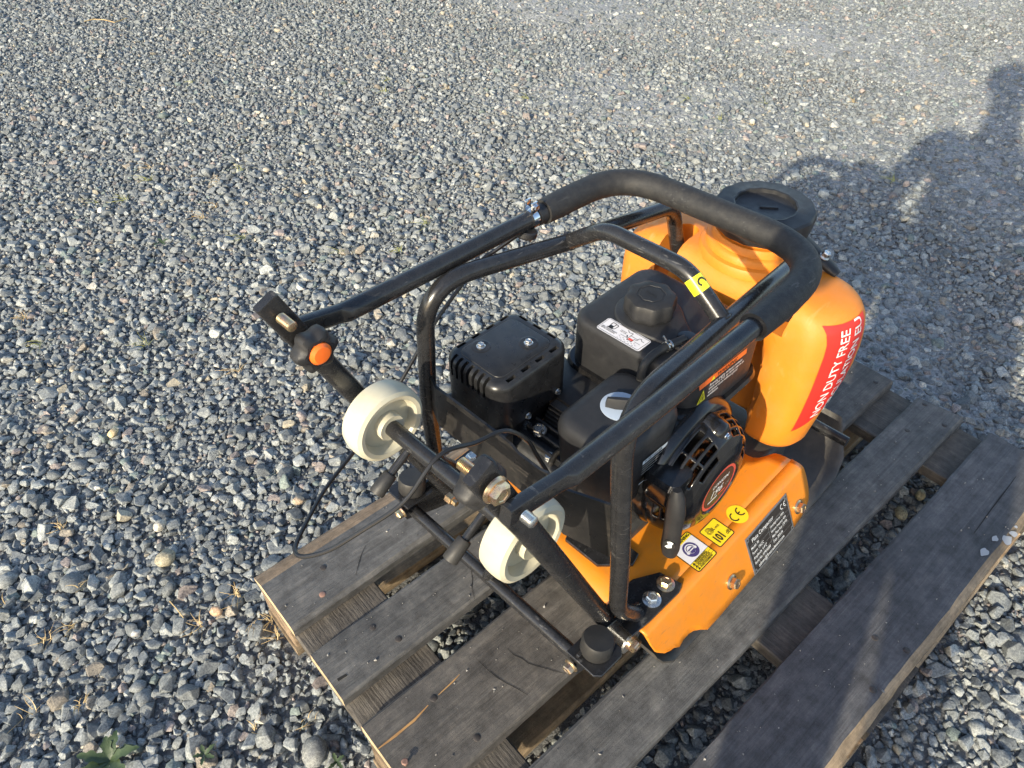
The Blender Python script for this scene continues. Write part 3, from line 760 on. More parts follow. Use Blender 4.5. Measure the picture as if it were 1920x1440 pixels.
def on_skirt(x, z, off=0.0):
    s = s_of_z(z); p = skirt_pt(x, s, -1); n = Vector((0, -math.cos(math.atan(KS)), -math.sin(math.atan(KS))*-1))
    return p + Vector((0, -math.cos(math.atan(KS)), math.sin(math.atan(KS))))*off
SN = Vector((0, -math.cos(math.atan(KS)), math.sin(math.atan(KS))))
for x in (.494, .684):
    bolt('bolt', on_skirt(x, .237, .0002), SN, .0088, 'zinc_yellow', deck, 1.35, .011)
    bolt('bolt', Vector((on_skirt(x, .237).x, -on_skirt(x, .237).y, on_skirt(x, .237).z)), (0, -SN.y, SN.z), .0088, 'zinc_yellow', deck, 1.35, .011)
for sg in (-1, 1):
    brk = plate_poly('foot_bracket', [(.405, .19), (.398, .158), (.362, .138), (.302, .138), (.296, .19), (.33, .1935), (.392, .1955)], lambda x, y: L(x, sg*y, DZ+.0006), (0, 0, 1), .0045, 'black_paint', PC)
    bolt('bolt', L(.388, sg*.175, DZ+.005), (0, 0, 1), .0085, 'zinc_yellow', brk, 1.5, .010)
    bolt('bolt', L(.356, sg*.176, DZ+.005), (0, 0, 1), .0085, 'zinc', brk, 1.5, .010, rot=.9)
    # ear that carries the handle pivot, bumper shelf and rod end
    plate_poly('pivot_bracket', [(.345, .296), (.318, .318), (.262, .335), (.212, .333), (.206, .305), (.212, .286), (.262, .262), (.30, .247), (.324, .258)], lambda x, z: L(x, sg*.1655, z), (0, sg, 0), .005, 'black_paint', PC)
    plate_poly('bumper_shelf', [(.208, .153), (.262, .153), (.262, .197), (.254, .204), (.215, .204), (.208, .197)], lambda x, y: L(x, sg*y, .322-.1*(x-.235)), (0, 0, 1), .004, 'black_paint', PC)
    revolve('rubber_bumper', [(.0192, 0), (.0203, .003), (.0203, .0215), (.0185, .0255), (0, .0257)], L(.236, sg*.177, .327), (.12, 0, 1), 'rubber', PC, 24)
    bolt('bolt', L(.206, sg*.165, .312), (-1, 0, -.1), .0075, 'zinc_yellow', PC, 1.3, .010)
    revolve('washer', [(0, 0), (.0185, 0), (.0185, .003), (0, .003)], L(.303, sg*.184, .267), (0, sg, 0), 'zinc', PC, 22)
    bolt('bolt', L(.303, sg*.187, .267), (0, sg, 0), .0098, 'zinc_yellow', PC, 1.1, .011)
for sg in (-1, 1): revolve('pivot_boss', [(.0125, 0), (.0125, .014)], L(.303, sg*.17, .267), (0, sg, 0), 'black_paint', PC, 20)
tube('tie_rod', [L(.225, -.166, .298), L(.225, 0, .298), L(.225, .166, .298)], .0092, 'black_paint', PC)
revolve('nut', [(0, 0), (.008, 0), (.008, .012), (.005, .013), (.005, .02), (0, .02)], L(.268, .135, .318), (0, -1, 0), 'zinc_yellow', PC, 6, 20)

# cage
for s in (-1, 1):
    pth = fillet([L(.325, s*.174, .296), L(.281, s*.171, .36), L(.275, s*.1665, .47), L(.272, s*.144, .694), L(.49, s*.119, .6615), L(.70, s*.1, .636), L(.752, s*.097, .49)], [0, .08, .1, .062, .2, .04, 0], 8)
    tube('cage_tube', pth, .0113, 'black_paint', PC, 16)
    revolve('weld_bead', [(.0112, -.0015), (.0128, 0), (.0112, .0015)], L(.491, s*.1155, .665), (0, s*-.77, .62), 'black_paint', PC, 16)
LB = fillet([L(.491, .119, .6615), L(.491, .060, .7065), L(.491, -.060, .7065), L(.491, -.119, .6615)], [0, .06, .06, 0], 10)
lift_bar = tube('lift_bar', LB, .0108, 'black_paint', PC, 16)
# rear band
def band(plan, zs, t, nm, mat):
    bm = bmesh.new(); n = len(plan); out = []
    for (x, y), (z0, z1) in zip(plan, zs):
        out.append([bm.verts.new(L(x, y, z0)), bm.verts.new(L(x, y, z1)), bm.verts.new(L(x+t, y, z1)), bm.verts.new(L(x+t, y, z0))])
    for a, b in zip(out, out[1:]):
        for k in range(4): bm.faces.new((a[k], a[(k+1) % 4], b[(k+1) % 4], b[k]))
    bm.faces.new(out[0]); bm.faces.new(out[-1][::-1])
    return from_bm(nm, bm, mat, PC, 20)
band([(.2745, .158), (.262, .13), (.262, .02), (.262, -.004), (.262, -.016), (.262, -.05), (.262, -.062), (.262, -.092), (.281, -.156)],
     [(.482, .548), (.48, .549), (.478, .549), (.478, .547), (.477, .541), (.474, .541), (.468, .545), (.458, .541), (.452, .548)], .0035, 'rear_band', 'black_panel')

# lower handle arms, bolts, knobs
for s in (-1, 1):
    a, b = L(.0875, s*.1465, .7695), L(.303, s*.158, .264)
    P = [a + (b-a)*t for t in (0, .004, .06, .17, .22, .5, .9, .97, 1)]
    fl = [(.0122, .0052), (.0130, .0060), (.0130, .0060), (.0130, .0062), (.0125, .0105), (.0125, .0112), (.0125, .0112), (.0122, .0105), (.009, .009)]
    tube('handle_arm', P, 0, 'black_paint', PC, 24, flat=fl, up=(1, 0, .4), sq=[.3, .3, .3, .35, .8, 1, 1, 1, 1])
    bolt('bolt', L(.0955, s*.156, .7495), (0, s, 0), .0098, 'zinc_yellow', PC, 1.25, .010, rot=.6)
    stud('bolt_thread', L(.0955, s*.139, .7495), (0, -s, 0), .0056, .021, 'zinc_yellow', PC)
    kb = revolve('clamp_knob', [(.011, -.002), (.0135, .003), (.018, .005), (.0215, .009), (.0225, .017), (.0215, .023), (.017, .0265), (.0125, .0265), (.0118, .0245), (0, .0245)], L(.1125, s*.136, .711), (0, -s, 0), 'black_plastic', PC, 48, 40, lobes=(6, .12))
    if s > 0: revolve('cap_disc', [(.0122, .0), (.0122, .004), (.009, .0068), (0, .0078)], L(.1125, s*.136-.0235, .711), (0, -s, 0), 'orange_cap', kb, 24)
    stud('bolt_thread', L(.113, s*.170, .714), (0, s, 0), .0055, .012, 'zinc', PC)
    # flattened end of the upper handle with its spare hole
    revolve('spare_hole', [(.0042, 0), (.0042, .0006), (0, .0006)], L(.150, s*.1605-.0062, .7047), (0, -1, 0), 'crack_dark', PC, 14)

# folding handle
HZ = .690
HB = 0
hp = [L(.102, .1605, .7135), L(.125, .1605, .710), L(.168, .1605, .7015), L(.178, .1605, .699), L(.30, .161, .694), L(.54, .160, .689)]
ctr = fillet([L(.45, .160, .689), L(.645, .158, .688), L(.653, -.157, .688), L(.45, -.160, .689)], [0, .085, .095, 0], 14)
hp2 = [Vector((p.x, -p.y, p.z)) for p in hp[::-1]]
full = hp + ctr[1:-1] + hp2
fl = [(.0100, .0062) if i < 3 or i > len(full)-4 else (.0117, .0117) for i in range(len(full))]
tube('folding_handle', full, 0, 'black_paint', PC, 24, flat=fl, up=(0, 0, 1), sq=[.35 if i < 3 or i > len(full)-4 else 1.0 for i in range(len(full))])
fg = [L(.487, .1605, .690), L(.52, .1603, .6895), L(.54, .160, .689)] + ctr[1:-1] + [L(.54, -.160, .689), L(.52, -.1603, .6895), L(.473, -.1605, .690)]
bm = bmesh.new(); rr_ = [.0165] + [.0178]*(len(fg)-2) + [.0165]; sweep(bm, fg, rr_, 22)
from_bm('foam_grip', bm, 'foam', PC, 50)
tube('grip_collar', [L(.472, .1605, .690), L(.486, .1605, .690)], .0135, 'black_plastic', PC, 18)
# throttle lever clamp on the handle
clamp = tube('throttle_clamp', [L(.459, .1605, .6905), L(.469, .1605, .6905)], .0134, 'chrome', PC, 24)
box('clamp_ear', L(.464, .154, .7085), (.011, .003, .015), 'chrome', clamp, .001)
box('clamp_ear', L(.464, .166, .7085), (.011, .003, .015), 'chrome', clamp, .001)
bolt('bolt', L(.464, .152, .7105), (0, -1, 0), .0042, 'chrome', clamp, 1.1, .004)
revolve('lever_drum', [(0, 0), (.013, 0), (.0145, .002), (.0145, .0075), (.0125, .010), (0, .0105)], L(.457, .160, .6775), (-.25, 0, -1), 'black_plastic', clamp, 24)
revolve('lever_cap', [(0, 0), (.0085, 0), (.0085, .0025), (0, .003)], L(.4545, .160, .6665), (-.25, 0, -1), 'chrome', clamp, 18)
cb = [L(.45, .166, .672), L(.43, .19, .645), L(.407, .2, .63), L(.335, .206, .575), L(.256, .2, .512), L(.205, .2, .47), L(.162, .19, .456), L(.105, .168, .455), L(.059, .137, .463), L(.028, .112, .470), L(.020, .096, .474), L(.028, .083, .477), L(.048, .066, .487),
      L(.079, .047, .509), L(.126, .024, .540), L(.175, .018, .586-.005), L(.225, .014, .566), L(.258, .010, .5615), L(.275, .004, .553), L(.292, -.004, .53), L(.302, -.01, .50), L(.315, -.018, .462)]
tube('throttle_cable', smooth_path(cb, 6), .0027, 'cable', PC, 10)

# transport wheels
ax_x, ax_z = .171, .569
tube('wheel_leg', [L(.225, .004, .302), L(.205, -.045, .42), L(.180, -.100, .556)], .0085, 'black_paint', PC)
axle = tube('axle', [L(ax_x, -.128, ax_z), L(ax_x, 0, ax_z), L(ax_x, .128, ax_z)], .0098, 'black_paint', PC, 18)
for s in (-1, 1):
    wp = [(.0102, -.0165), (.0165, -.0175), (.0172, -.0155), (.0172, -.006), (.033, -.005), (.0355, -.013), (.0375, -.0162), (.0425, -.0172), (.0468, -.0145), (.0485, -.007), (.0488, 0), (.0485, .007), (.0468, .0145), (.0425, .0172), (.0375, .0162), (.0355, .013), (.033, .005), (.0172, .006), (.0172, .0155), (.0165, .0175), (.0102, .0165)]
    revolve('wheel', wp, L(ax_x, s*.1135, ax_z), (0, 1, 0), 'white_plastic', PC, 48, 40)
    tube('peg', [L(.165, s*.062, .562), L(.150, s*.062, .5525), L(.118, s*.062, .532)], .0048, 'black_paint', PC, 12)
    tube('peg_foot', [L(.138, s*.062, .5448), L(.1365, s*.062, .5438), L(.1165, s*.062, .5310), L(.115, s*.062, .530)], [.0074, .0082, .0092, .0084], 'rubber', PC, 20)

# ------------------------------------------------------------------ engine
eb = box('engine_block', L(.50, 0, .362), (.17, .17, .138), 'alloy', PC, .012, 3)
box('cylinder_shroud', L(.455, .06, .405), (.075, .15, .13), 'black_plastic', eb, .01, 2)
box('sump', L(.50, 0, .30), (.19, .19, .022), 'alloy', eb, .004)
loft('cylinder_head', rblock(.335, .40, -.045, .085, .385, .436, .018, .008), 'alloy', PC)
for k in range(3): box('head_rib', L(.35+k*.018, .02, .441), (.004, .10, .014), 'alloy', PC, .001, 1)
for k in range(9):
    box('fin', L(.428, .018, .40+k*.0078), (.06-.002*k, .125-.004*k, .0030), 'alloy', eb, .0008, 1)
for (x, y, z, sz) in [(.372, .050, .445, .0085), (.352, .012, .437, .0065), (.372, .075, .437, .006), (.385, -.02, .437, .006)]:
    bolt('bolt', L(x, y, z), (-.35, 0, 1), sz, 'zinc', eb, 1.25)
tube('spark_lead', smooth_path([L(.36, -.01, .47), L(.35, .0, .455), L(.345, .01, .42), L(.37, .03, .40)], 6), .004, 'rubber', eb, 10)
plate_poly('engine_tab', [(.345, -.09), (.345, -.03), (.38, -.015), (.40, -.03), (.40, -.12), (.38, -.125)], lambda x, y: L(x, y, DZ+.001), (0, 0, 1), .006, 'black_paint', eb)
bolt('bolt', L(.372, -.047, DZ+.007), (0, 0, 1), .0085, 'zinc', eb, 1.35, .012)

# muffler with pressed heat cover
loft('muffler_body', rblock(.325, .432, .074, .160, .425, .50, .02, .01), 'muffler_black', PC)
mc = loft('muffler_cover', rblock(.309, .445, .062, .173, .470, .5525, .024, .011, n=7), 'muffler_black', PC)
cuts = []
def slot(c, s): cuts.append(lambda bm, c=c, s=s: add_slot(bm, c, s))
def add_slot(bm, c, s):
    b2 = bmesh.new(); add_box(b2, (0, 0, 0), s, 0); 
    ee = [e for e in b2.edges]
    ax = min(range(3), key=lambda i: s[i] if True else 0)
    r_ = min(sorted(s)[:1])*.45
    bmesh.ops.translate(b2, vec=c, verts=b2.verts)
    tmp = bpy.data.meshes.new('t'); b2.to_mesh(tmp); b2.free(); bm.from_mesh(tmp); bpy.data.meshes.remove(tmp)
for k in range(4):
    slot(L(.338+k*.0265, .1640, .552), (.0150, .0050, .016)); slot(L(.338+k*.0265, .0710, .552), (.0150, .0050, .016))
for k in range(3): slot(L(.4362, .092+k*.0265, .552), (.0050, .0150, .016))
for k in range(7): slot(L(.3125, .0905+k*.0104, .5415), (.018, .0048, .036))
boolean_cut(mc, cuts)
loft('cover_panel', rblock(.325, .426, .079, .157, .5505, .5538, .012, .0013, n=5), 'muffler_black', mc)
for (x, y) in ((.353, .142), (.402, .102)):
    revolve('dimple', [(.0135, .0002), (.0125, .0006), (.0105, .0006)], L(x, y, .5537), (0, 0, 1), 'muffler_black', mc, 26)
    bolt('bolt', L(x, y, .5540), (0, 0, 1), .0046, 'zinc', mc, 1.35, .0052)
for (x, z) in ((.36, .476), (.418, .481)): bolt('bolt', L(x, .0615, z), (0, -1, 0), .0042, 'zinc', mc, 1.2, .004)
tube('tail_pipe', [L(.345, .165, .455), L(.315, .178, .452), L(.296, .186, .450)], .011, 'muffler_black', PC, 16)
box('muffler_bracket', L(.318, .07, .44), (.022, .03, .075), 'muffler_black', PC, .006, 3)

# air filter box
af = loft('air_filter_box', rblock(.338, .480, -.104, .006, .418, .5325, .030, .018, taper=.006, n=8), 'black_plastic', PC)
loft('filter_base', rblock(.347, .472, -.098, 0, .405, .42, .026, .002), 'black_plastic', PC)
revolve('filter_disc', [(0, 0), (.0255, 0), (.0255, .0006), (.0245, .001), (0, .001)], L(.413, -.0475, .5326), (0, 0, 1), 'pale_disc', af, 32)
wing = loft('wing_knob', [[L(.413+dx*math.cos(.9)-dy*math.sin(.9), -.0475+dx*math.sin(.9)*-1-dy*math.cos(.9)*1, z) for dx, dy in pl] for z, pl in
       [(.5337, [(-.019, -.004), (-.006, -.007), (.006, -.007), (.019, -.004), (.019, .004), (.006, .007), (-.006, .007), (-.019, .004)]),
        (.5415, [(-.018, -.003), (-.006, -.0055), (.006, -.0055), (.018, -.003), (.018, .003), (.006, .0055), (-.006, .0055), (-.018, .003)]),
        (.5465, [(-.017, -.0018), (-.007, -.0025), (.004, -.0025), (.015, -.0018), (.015, .0018), (.004, .0025), (-.007, .0025), (-.017, .0018)])]], 'black_plastic', af, 40)
def on_filter(x, z): return L(x, -.1045, z)
decal('filter_sticker', [(.393, .4835), (.444, .480), (.4455, .4865), (.3935, .490)], on_filter, 'sticker_silver', af)
text('lettering', 'IN AIR CLEANER', .0052, lambda u, v: L(.397+u, -.1048, .4853-u*.07+v), 'print_black', af, bold=.0001, xs=.95)
for k in range(4): decal('fine_print', [(.394, .4785-k*.005), (.440-k*.004, .4755-k*.005), (.440-k*.004, .4765-k*.005), (.394, .4795-k*.005)], on_filter, 'print_grey', af)
decal('filter_sticker', [(.392, .4455), (.424, .4425), (.424, .4445), (.392, .4475)], on_filter, 'sticker_silver', af)

# fuel tank
ft = loft('fuel_tank', rblock(.486, .662, -.1030, .106, .470, .5555, .030, .012, n=8), 'black_plastic', PC)
loft('tank_flange', [[L(px, py, z) for px, py in rrect(.486-o, .662+o, -.1030-o, .106+o, .034, 8)] for z, o in ((.462, .001), (.463, .006), (.470, .0085), (.4765, .006), (.477, .001))], 'gloss_plastic', ft)
bm = bmesh.new()
for z, o in ((.5545, .0), (.5585, -.0008), (.5598, -.0025)):
    pass
rings = []
for z, o in ((.5540, 0), (.5582, -.0008), (.5595, -.003)):
    ring = []
    for k in range(40):
        a = 2*math.pi*k/40; rr0 = .0475 + o
        x, y = .562+math.cos(a)*rr0, .026+math.sin(a)*rr0
        wgt = max(0, math.cos(a+1.9))**6                         # nose towards the fuel outlet
        x += -.008*wgt; y += -.050*wgt
        ring.append(L(x, y, z))
    rings.append(ring)
loft('filler_boss', rings, 'black_plastic', ft, 50)
fc = revolve('fuel_cap', [(.031, 0), (.0335, .003), (.0345, .008), (.0345, .023), (.0325, .028), (.028, .030), (.0195, .0302), (.019, .0296), (.0165, .0296), (.016, .0302), (0, .0302)], L(.562, .026, .5590), (0, 0, 1), 'black_plastic', ft, 72, 30, lobes=(8, .045))
def rot_uv(cx, cy, ang, z):
    c_, s_ = math.cos(ang), math.sin(ang)
    return lambda u, v: L(cx+u*c_-v*s_, cy+u*s_+v*c_, z)
text('lettering', 'FUEL', .009, rot_uv(.5595, .026, -1.57, .5899), 'black_plastic', ft, 'CENTER')
Sk = rot_uv(.4875, .0585, -math.pi/2, .5562)        # u runs to -y, v to +x
decal('fuel_sticker', rrect(0, .0725, 0, .0295, .004, 4), Sk, 'sticker_white', ft)
Sk2 = rot_uv(.4875, .0585, -math.pi/2, .5565)
fr = []
for (a, b) in (((.003, .0017), (.0695, .0017)), ((.0695, .0017), (.0708, .0275)), ((.0708, .0275), (.003, .0278)), ((.0017, .0278), (.0017, .0017))): fr += stroke2([a, b], .0006)
fr += [[(.011, .0125), (.0175, .0125), (.0175, .0185), (.011, .0185)]] + stroke2([(.0112, .0185), (.0112, .0245), (.0172, .0245), (.0172, .0185)], .0011) + stroke2([(.0095, .0125), (.019, .0125)], .0012) + stroke2([(.0175, .014), (.020, .0135), (.021, .016), (.0215, .0225), (.0195, .024), (.0178, .0232)], .001)
fr += stroke2([(.036, .0255), (.040, .0225), (.0455, .0242), (.0455, .0095), (.0535, .0095), (.0535, .0155), (.0575, .0165), (.0575, .0215), (.0605, .0225), (.0625, .0195), (.0665, .0195)], .0007) + stroke2([(.0455, .0185), (.0575, .0185)], .0006) + stroke2([(.041, .0165), (.044, .0125)], .0014) + stroke2([(.056, .012), (.0655, .012)], .0005) + stroke2([(.033, .012), (.0445, .012)], .0005)
for r_ in range(3):
    for q in range(5): fr += stroke2([(.033+q*.0062+(r_ % 2)*.003, .0088-r_*.0024), (.0352+q*.0062+(r_ % 2)*.003, .0088-r_*.0024)], .0005)
decal_multi('fuel_diagram', fr, Sk2, 'print_black', ft)
decal('fuel_red', [(.0465, .0105), (.0535, .0105), (.0535, .0142), (.0465, .0142)], Sk2, 'print_red', ft)
text('lettering', "READ OWNER'S MANUAL\nBEFORE USING ENGINE", .0030, rot_uv(.4875+.0088, .0585-.0035, -math.pi/2, .5566), 'print_black', ft, xs=.74, bold=.00006)
text('lettering', "MAXIMUM\nFUEL LEVEL", .0026, rot_uv(.4875+.0185, .0585-.0285, -math.pi/2, .5566), 'print_black', ft, xs=.8)
# outlet, hose, clip
revolve('fuel_outlet', [(.016, 0), (.016, .004), (.0135, .006), (.0135, .010), (0, .011)], L(.548, -.047, .5545), (0, 0, 1), 'gloss_plastic', ft, 24)
hose = tube('fuel_hose', smooth_path([L(.545, -.045, .5625), L(.517, -.038, .5628), L(.492, -.035, .5625), L(.476, -.034, .556), L(.4715, -.0335, .540), L(.474, -.033, .515), L(.48, -.03, .48)], 6), .0056, 'rubber', ft, 14)
bm = bmesh.new()
sweep(bm, [L(.5195, -.0385, .5628), L(.5215, -.039, .5628)], .0072, 18); sweep(bm, [L(.5135, -.0375, .5628), L(.5155, -.0378, .5628)], .0072, 18)
sweep(bm, [L(.5165, -.0355, .5695), L(.513, -.032, .578)], .0016, 8); sweep(bm, [L(.5165, -.0415, .5695), L(.509, -.046, .5755)], .0016, 8)
from_bm('hose_clip', bm, 'zinc', ft, 40)
# warning print on the tank's side
def tk(o): return lambda x, z: L(x, -.1034-o, z)
decal('warning_bar', [(.502, .5365), (.613, .5310), (.611, .5415), (.498, .5475)], tk(0), 'sticker_orange', ft)
text('lettering', 'WARNING', .0098, lambda u, v: L(.5405+u, -.1038, .5362-u*.055+v), 'print_black', ft, bold=.0002, shear=.2)
decal('warning_mark', [(.527, .5362), (.5365, .5357), (.5318, .5437)], tk(.0004), 'sticker_lime', ft)
text('lettering', 'Running engine exhaust contains\nthere toxic CO, so never use in an\nenclosed room without good\nventilation.', .0068, lambda u, v: L(.5265+u, -.1036, .5275-u*.055+v), 'print_white', ft, xs=.88, bold=.00008)
decal('hazard_triangle', [(.503, .5090), (.5225, .5078), (.5128, .5305)], tk(0), 'sticker_lime', ft)
decal('hazard_triangle', [(.5060, .5108), (.5195, .5100), (.5128, .5260)], tk(.0003), 'print_black', ft)
decal('hazard_triangle', [(.5078, .5120), (.5178, .5114), (.5128, .5232)], tk(.0006), 'sticker_lime', ft)
decal('hazard_bolt', [(.5115, .5135), (.5145, .5133), (.5138, .5195), (.5120, .5195)], tk(.0009), 'print_black', ft)

# blower housing and recoil starter
RX, RZ = .501, .396
bh = revolve('blower_housing', [(.100, 0), (.104, .006), (.104, .040), (.098, .052), (.092, .055)], L(RX+.004, -.062, RZ+.004), (0, -1, 0), 'gloss_plastic', PC, 56, 40)
def prof_at(pf, n):
    P = [Vector(p) for p in pf]; d = [0]
    for u_, v_ in zip(P, P[1:]): d.append(d[-1]+(v_-u_).length)
    out = []
    for k in range(n+1):
        t = d[-1]*k/n; j = max(i for i in range(len(d)) if d[i] <= t+1e-9); j = min(j, len(P)-2)
        out.append(P[j].lerp(P[j+1], (t-d[j])/(d[j+1]-d[j])))
    return out
rpf = [Vector((q.x*.945, q.y)) for q in prof_at([(.100, .0), (.0995, .008), (.097, .019), (.091, .031), (.082, .041), (.071, .0475), (.058, .052), (.0455, .0535), (.0445, .0515), (.030, .0515), (.0005, .0515)], 60)]
NA = 144; bm = bmesh.new(); grid = []
for p_ in rpf: grid.append([bm.verts.new(L(RX+math.cos(2*math.pi*k/NA)*p_.x, -.112-p_.y, RZ+math.sin(2*math.pi*k/NA)*p_.x)) for k in range(NA)])
def is_slot(i, k):
    a_ = (k+.5)/NA*360; r_ = rpf[i].x; row = None
    for q, (lo, hi) in enumerate(((5, 8), (11, 14), (17, 20))):
        if lo <= i <= hi: row = q
    if row is not None:
        for c0, hw in ((108, 11), (134, 11), (62, 8), (44, 7), (20, 9), (-5, 9), (-35, 10), (-62, 10), (-100, 10), (-128, 10), (178, 9)):
            if abs((a_-c0+180) % 360-180) < hw: return True
    if 24 <= i <= 27 or 30 <= i <= 33:
        for c0, hw in ((118, 16), (30, 12), (-45, 14), (-110, 12)):
            if abs((a_-c0+180) % 360-180) < hw and (i > 29 or True): return c0 != 118 or i < 28
    return False
for i in range(len(rpf)-1):
    for k in range(NA):
        if not is_slot(i, k): bm.faces.new((grid[i][k], grid[i+1][k], grid[i+1][(k+1) % NA], grid[i][(k+1) % NA]))
rc = from_bm('recoil_starter', bm, 'gloss_plastic', PC, 60)
sm = rc.modifiers.new('wall', 'SOLIDIFY'); sm.thickness = .0028; sm.offset = -1
for f in rc.data.polygons:
    cc = f.center + MO - Vector((RX, -.10, RZ))
    if f.normal.dot(cc) < 0: f.flip()
rc.data.update()
revolve('flywheel_screen', [(.085, 0), (.085, .004), (0, .004)], L(RX, -.112, RZ), (0, -1, 0), 'rubber', PC, 40)
for (dx, dz) in ((.014, .080), (-.078, .024), (.066, -.052)):
    b_ = revolve('starter_boss', [(.019, 0), (.018, .018), (.0155, .026), (.009, .030), (0, .031)], L(RX+dx, -.118, RZ+dz), (0, -1, 0), 'gloss_plastic', rc, 24, 50)
    bolt('bolt', L(RX+dx, -.148, RZ+dz), (0, -1, 0), .0046, 'chrome', rc, 1.2, .004)
def bd(o): return lambda u, v: L(RX+u, -.1636-o, RZ+v)
decal('badge', circle2(0, 0, .0405, 40), bd(0), 'print_black', rc)
decal_multi('badge_ring', arc2(0, 0, .0365, 0, 360, .0045, 44), bd(.0003), 'print_red', rc)
decal('badge', circle2(0, 0, .0335, 36), bd(.0003), 'plate_dark', rc)
text('lettering', 'LONCIN', .0098, lambda u, v: bd(.0006)(u, v+.010), 'print_white', rc, 'CENTER', bold=.0003, shear=.2)
text('lettering', '196', .0205, lambda u, v: bd(.0006)(u-.006, v-.0105), 'print_white', rc, 'CENTER', bold=.0002, shear=.25)
text('lettering', 'cc', .012, lambda u, v: bd(.0006)(u+.021, v-.009), 'print_grey', rc, 'CENTER', shear=.25)
decal('badge_bar', [(-.022, -.0185), (.0, -.0185), (.0, -.0155), (-.022, -.0155)], bd(.0005), 'print_white', rc)
decal('badge_bar', [(.003, -.0185), (.02, -.0185), (.02, -.0155), (.003, -.0155)], bd(.0005), 'print_red', rc)
gp = [L(.408, -.150, .462), L(.407, -.153, .448), L(.406, -.156, .425), L(.406, -.158, .385), L(.408, -.159, .350), L(.410, -.159, .334), L(.411, -.159, .328)]
grip = tube('starter_grip', gp, 0, 'black_plastic', PC, 18, flat=[(.006, .006), (.010, .011), (.0115, .0135), (.011, .0125), (.0115, .0135), (.0095, .011), (.004, .005)], up=(1, 0, 0))
gd = Vector((-.87, -.42, .25)).normalized(); gc = L(.3952, -.1630, .372)
revolve('grip_hole', [(.0072, -.002), (.0072, .0012), (0, .0012)], gc, gd, 'crack_dark', grip, 18)
gF = frame_to(gd)
from_vf('rope_knot', [gc + gF @ Vector((a_, b_, .0018)) for a_, b_ in ((-.005, -.004), (-.001, -.006), (.004, -.004), (.0035, .0005), (.005, .004), (.0005, .0055), (-.0035, .004), (-.001, .0005))], [list(range(8))], 'print_white', grip, 0)
loft('starter_outlet', [[L(x, y, z) for x, y in rrect(.40-o, .455+o, -.150, -.10, .012, 4)] for z, o in ((.415, -.006), (.43, 0), (.455, 0), (.462, -.006))], 'gloss_plastic', rc)
box('starter_catch', L(.47, -.105, .455), (.022, .006, .008), 'zinc', PC, .001)

# ------------------------------------------------------------------ water tank
TL_ = [  # z, half width, rear x, front x, depth of the rear recess
    (.2905, .150, .722, .762, .040), (.2925, .160, .713, .775, .045), (.298, .169, .705, .785, .050), (.311, .176, .699, .794, .060), (.36, .182, .695, .805, .070), (.395, .186, .695, .815, .070), (.412, .188, .695, .828, .066),
    (.43, .190, .695, .840, .06), (.45, .191, .695, .846, .05), (.48, .191, .695, .846, .022), (.505, .1905, .695, .840, .006), (.525, .189, .696, .832, 0), (.542, .185, .699, .824, 0), (.554, .178, .704, .818, 0), (.563, .168, .711, .812, 0), (.569, .152, .720, .806, 0), (.572, .128, .734, .798, 0)]
RC, RF = .040, .060
def tank_par(z): return [float(np.interp(z, [t[0] for t in TL_], [t[k] for t in TL_])) for k in range(1, 5)]
def tank_ring(z, yw, xr, xf, d):
    rc_, rf_ = min(RC, (xf-xr)*.4), min(RF, (xf-xr)*.42); rx_ = min(.085, (xf-xr)*.55); ry_ = .046; ys = [yw*math.sin(math.pi/2*k/18) for k in range(-18, 19)]
    def rear(y):
        a = abs(y); x = xr
        if y < 0 and a > yw-ry_: x = xr+rx_*(1-math.sqrt(max(1-((a-yw+ry_)/ry_)**2, 0)))
        elif a > yw-rc_ and y > 0: x = xr+rc_-math.sqrt(max(rc_**2-(a-yw+rc_)**2, 0))
        t = min(max((.100-a)/.026, 0), 1); t = t*t*(3-2*t); x += d*t; return x
    def front(y):
        a = abs(y); x = xf
        if a > yw-rf_: x = xf-rf_+math.sqrt(max(rf_**2-(a-yw+rf_)**2, 0))
        return x
    return [L(rear(y), y, z) for y in ys] + [L(front(y), y, z) for y in ys[::-1]]
wt = loft('water_tank', [tank_ring(*t) for t in TL_], 'orange_plastic', PC, 50)
boolean_cut(wt, [lambda bm, s=s: loft('', [[L(x, y, z) for x, y in rrect(.690, .772, s*.100-.0165, s*.100+.0165, .016, 6)] for z in (.515, .60)], None, None, bm=bm) for s in (-1, 1)])
CX = .785
nk = revolve('tank_neck', [(.083, -.006), (.0825, .004), (.0805, .008), (.0745, .010), (.074, .018), (.0715, .021), (.0675, .0225), (.0665, .030), (.064, .0335), (.058, .034), (.058, .05), (0, .05)], L(CX, 0, .5715), (0, 0, 1), 'orange_plastic', wt, 56, 40)
wc = revolve('water_cap', [(.060, 0), (.067, .002), (.0695, .006), (.0705, .016), (.0715, .026), (.0708, .031), (.068, .0338), (.0475, .0345), (.0455, .0352), (.0432, .0345), (.0425, .0290), (.040, .0278), (0, .0278)], L(CX, 0, .610), (0, 0, 1), 'black_plastic', wt, 96, 35, lobes=(14, .013))
box('cap_rib', L(CX+.004, -.004, .6385), (.026, .0045, .003), 'black_plastic', wt, .001, rot=Matrix.Rotation(-.9, 3, 'Z'))
tb = bmesh.new(); sweep(tb, [L(.80, -.052, .604), L(.803, -.082, .592), L(.806, -.108, .578), L(.806, -.122, .571)], 0, 14, flat=[(.009, .020), (.008, .015), (.0075, .012), (.006, .008)], up=(0, .4, 1))
from_bm('cap_tether', tb, 'black_plastic', wt, 40)
bolt('bolt', L(.802, -.097, .592), (.1, -.35, 1), .0062, 'zinc', wt, 1.25, .009)
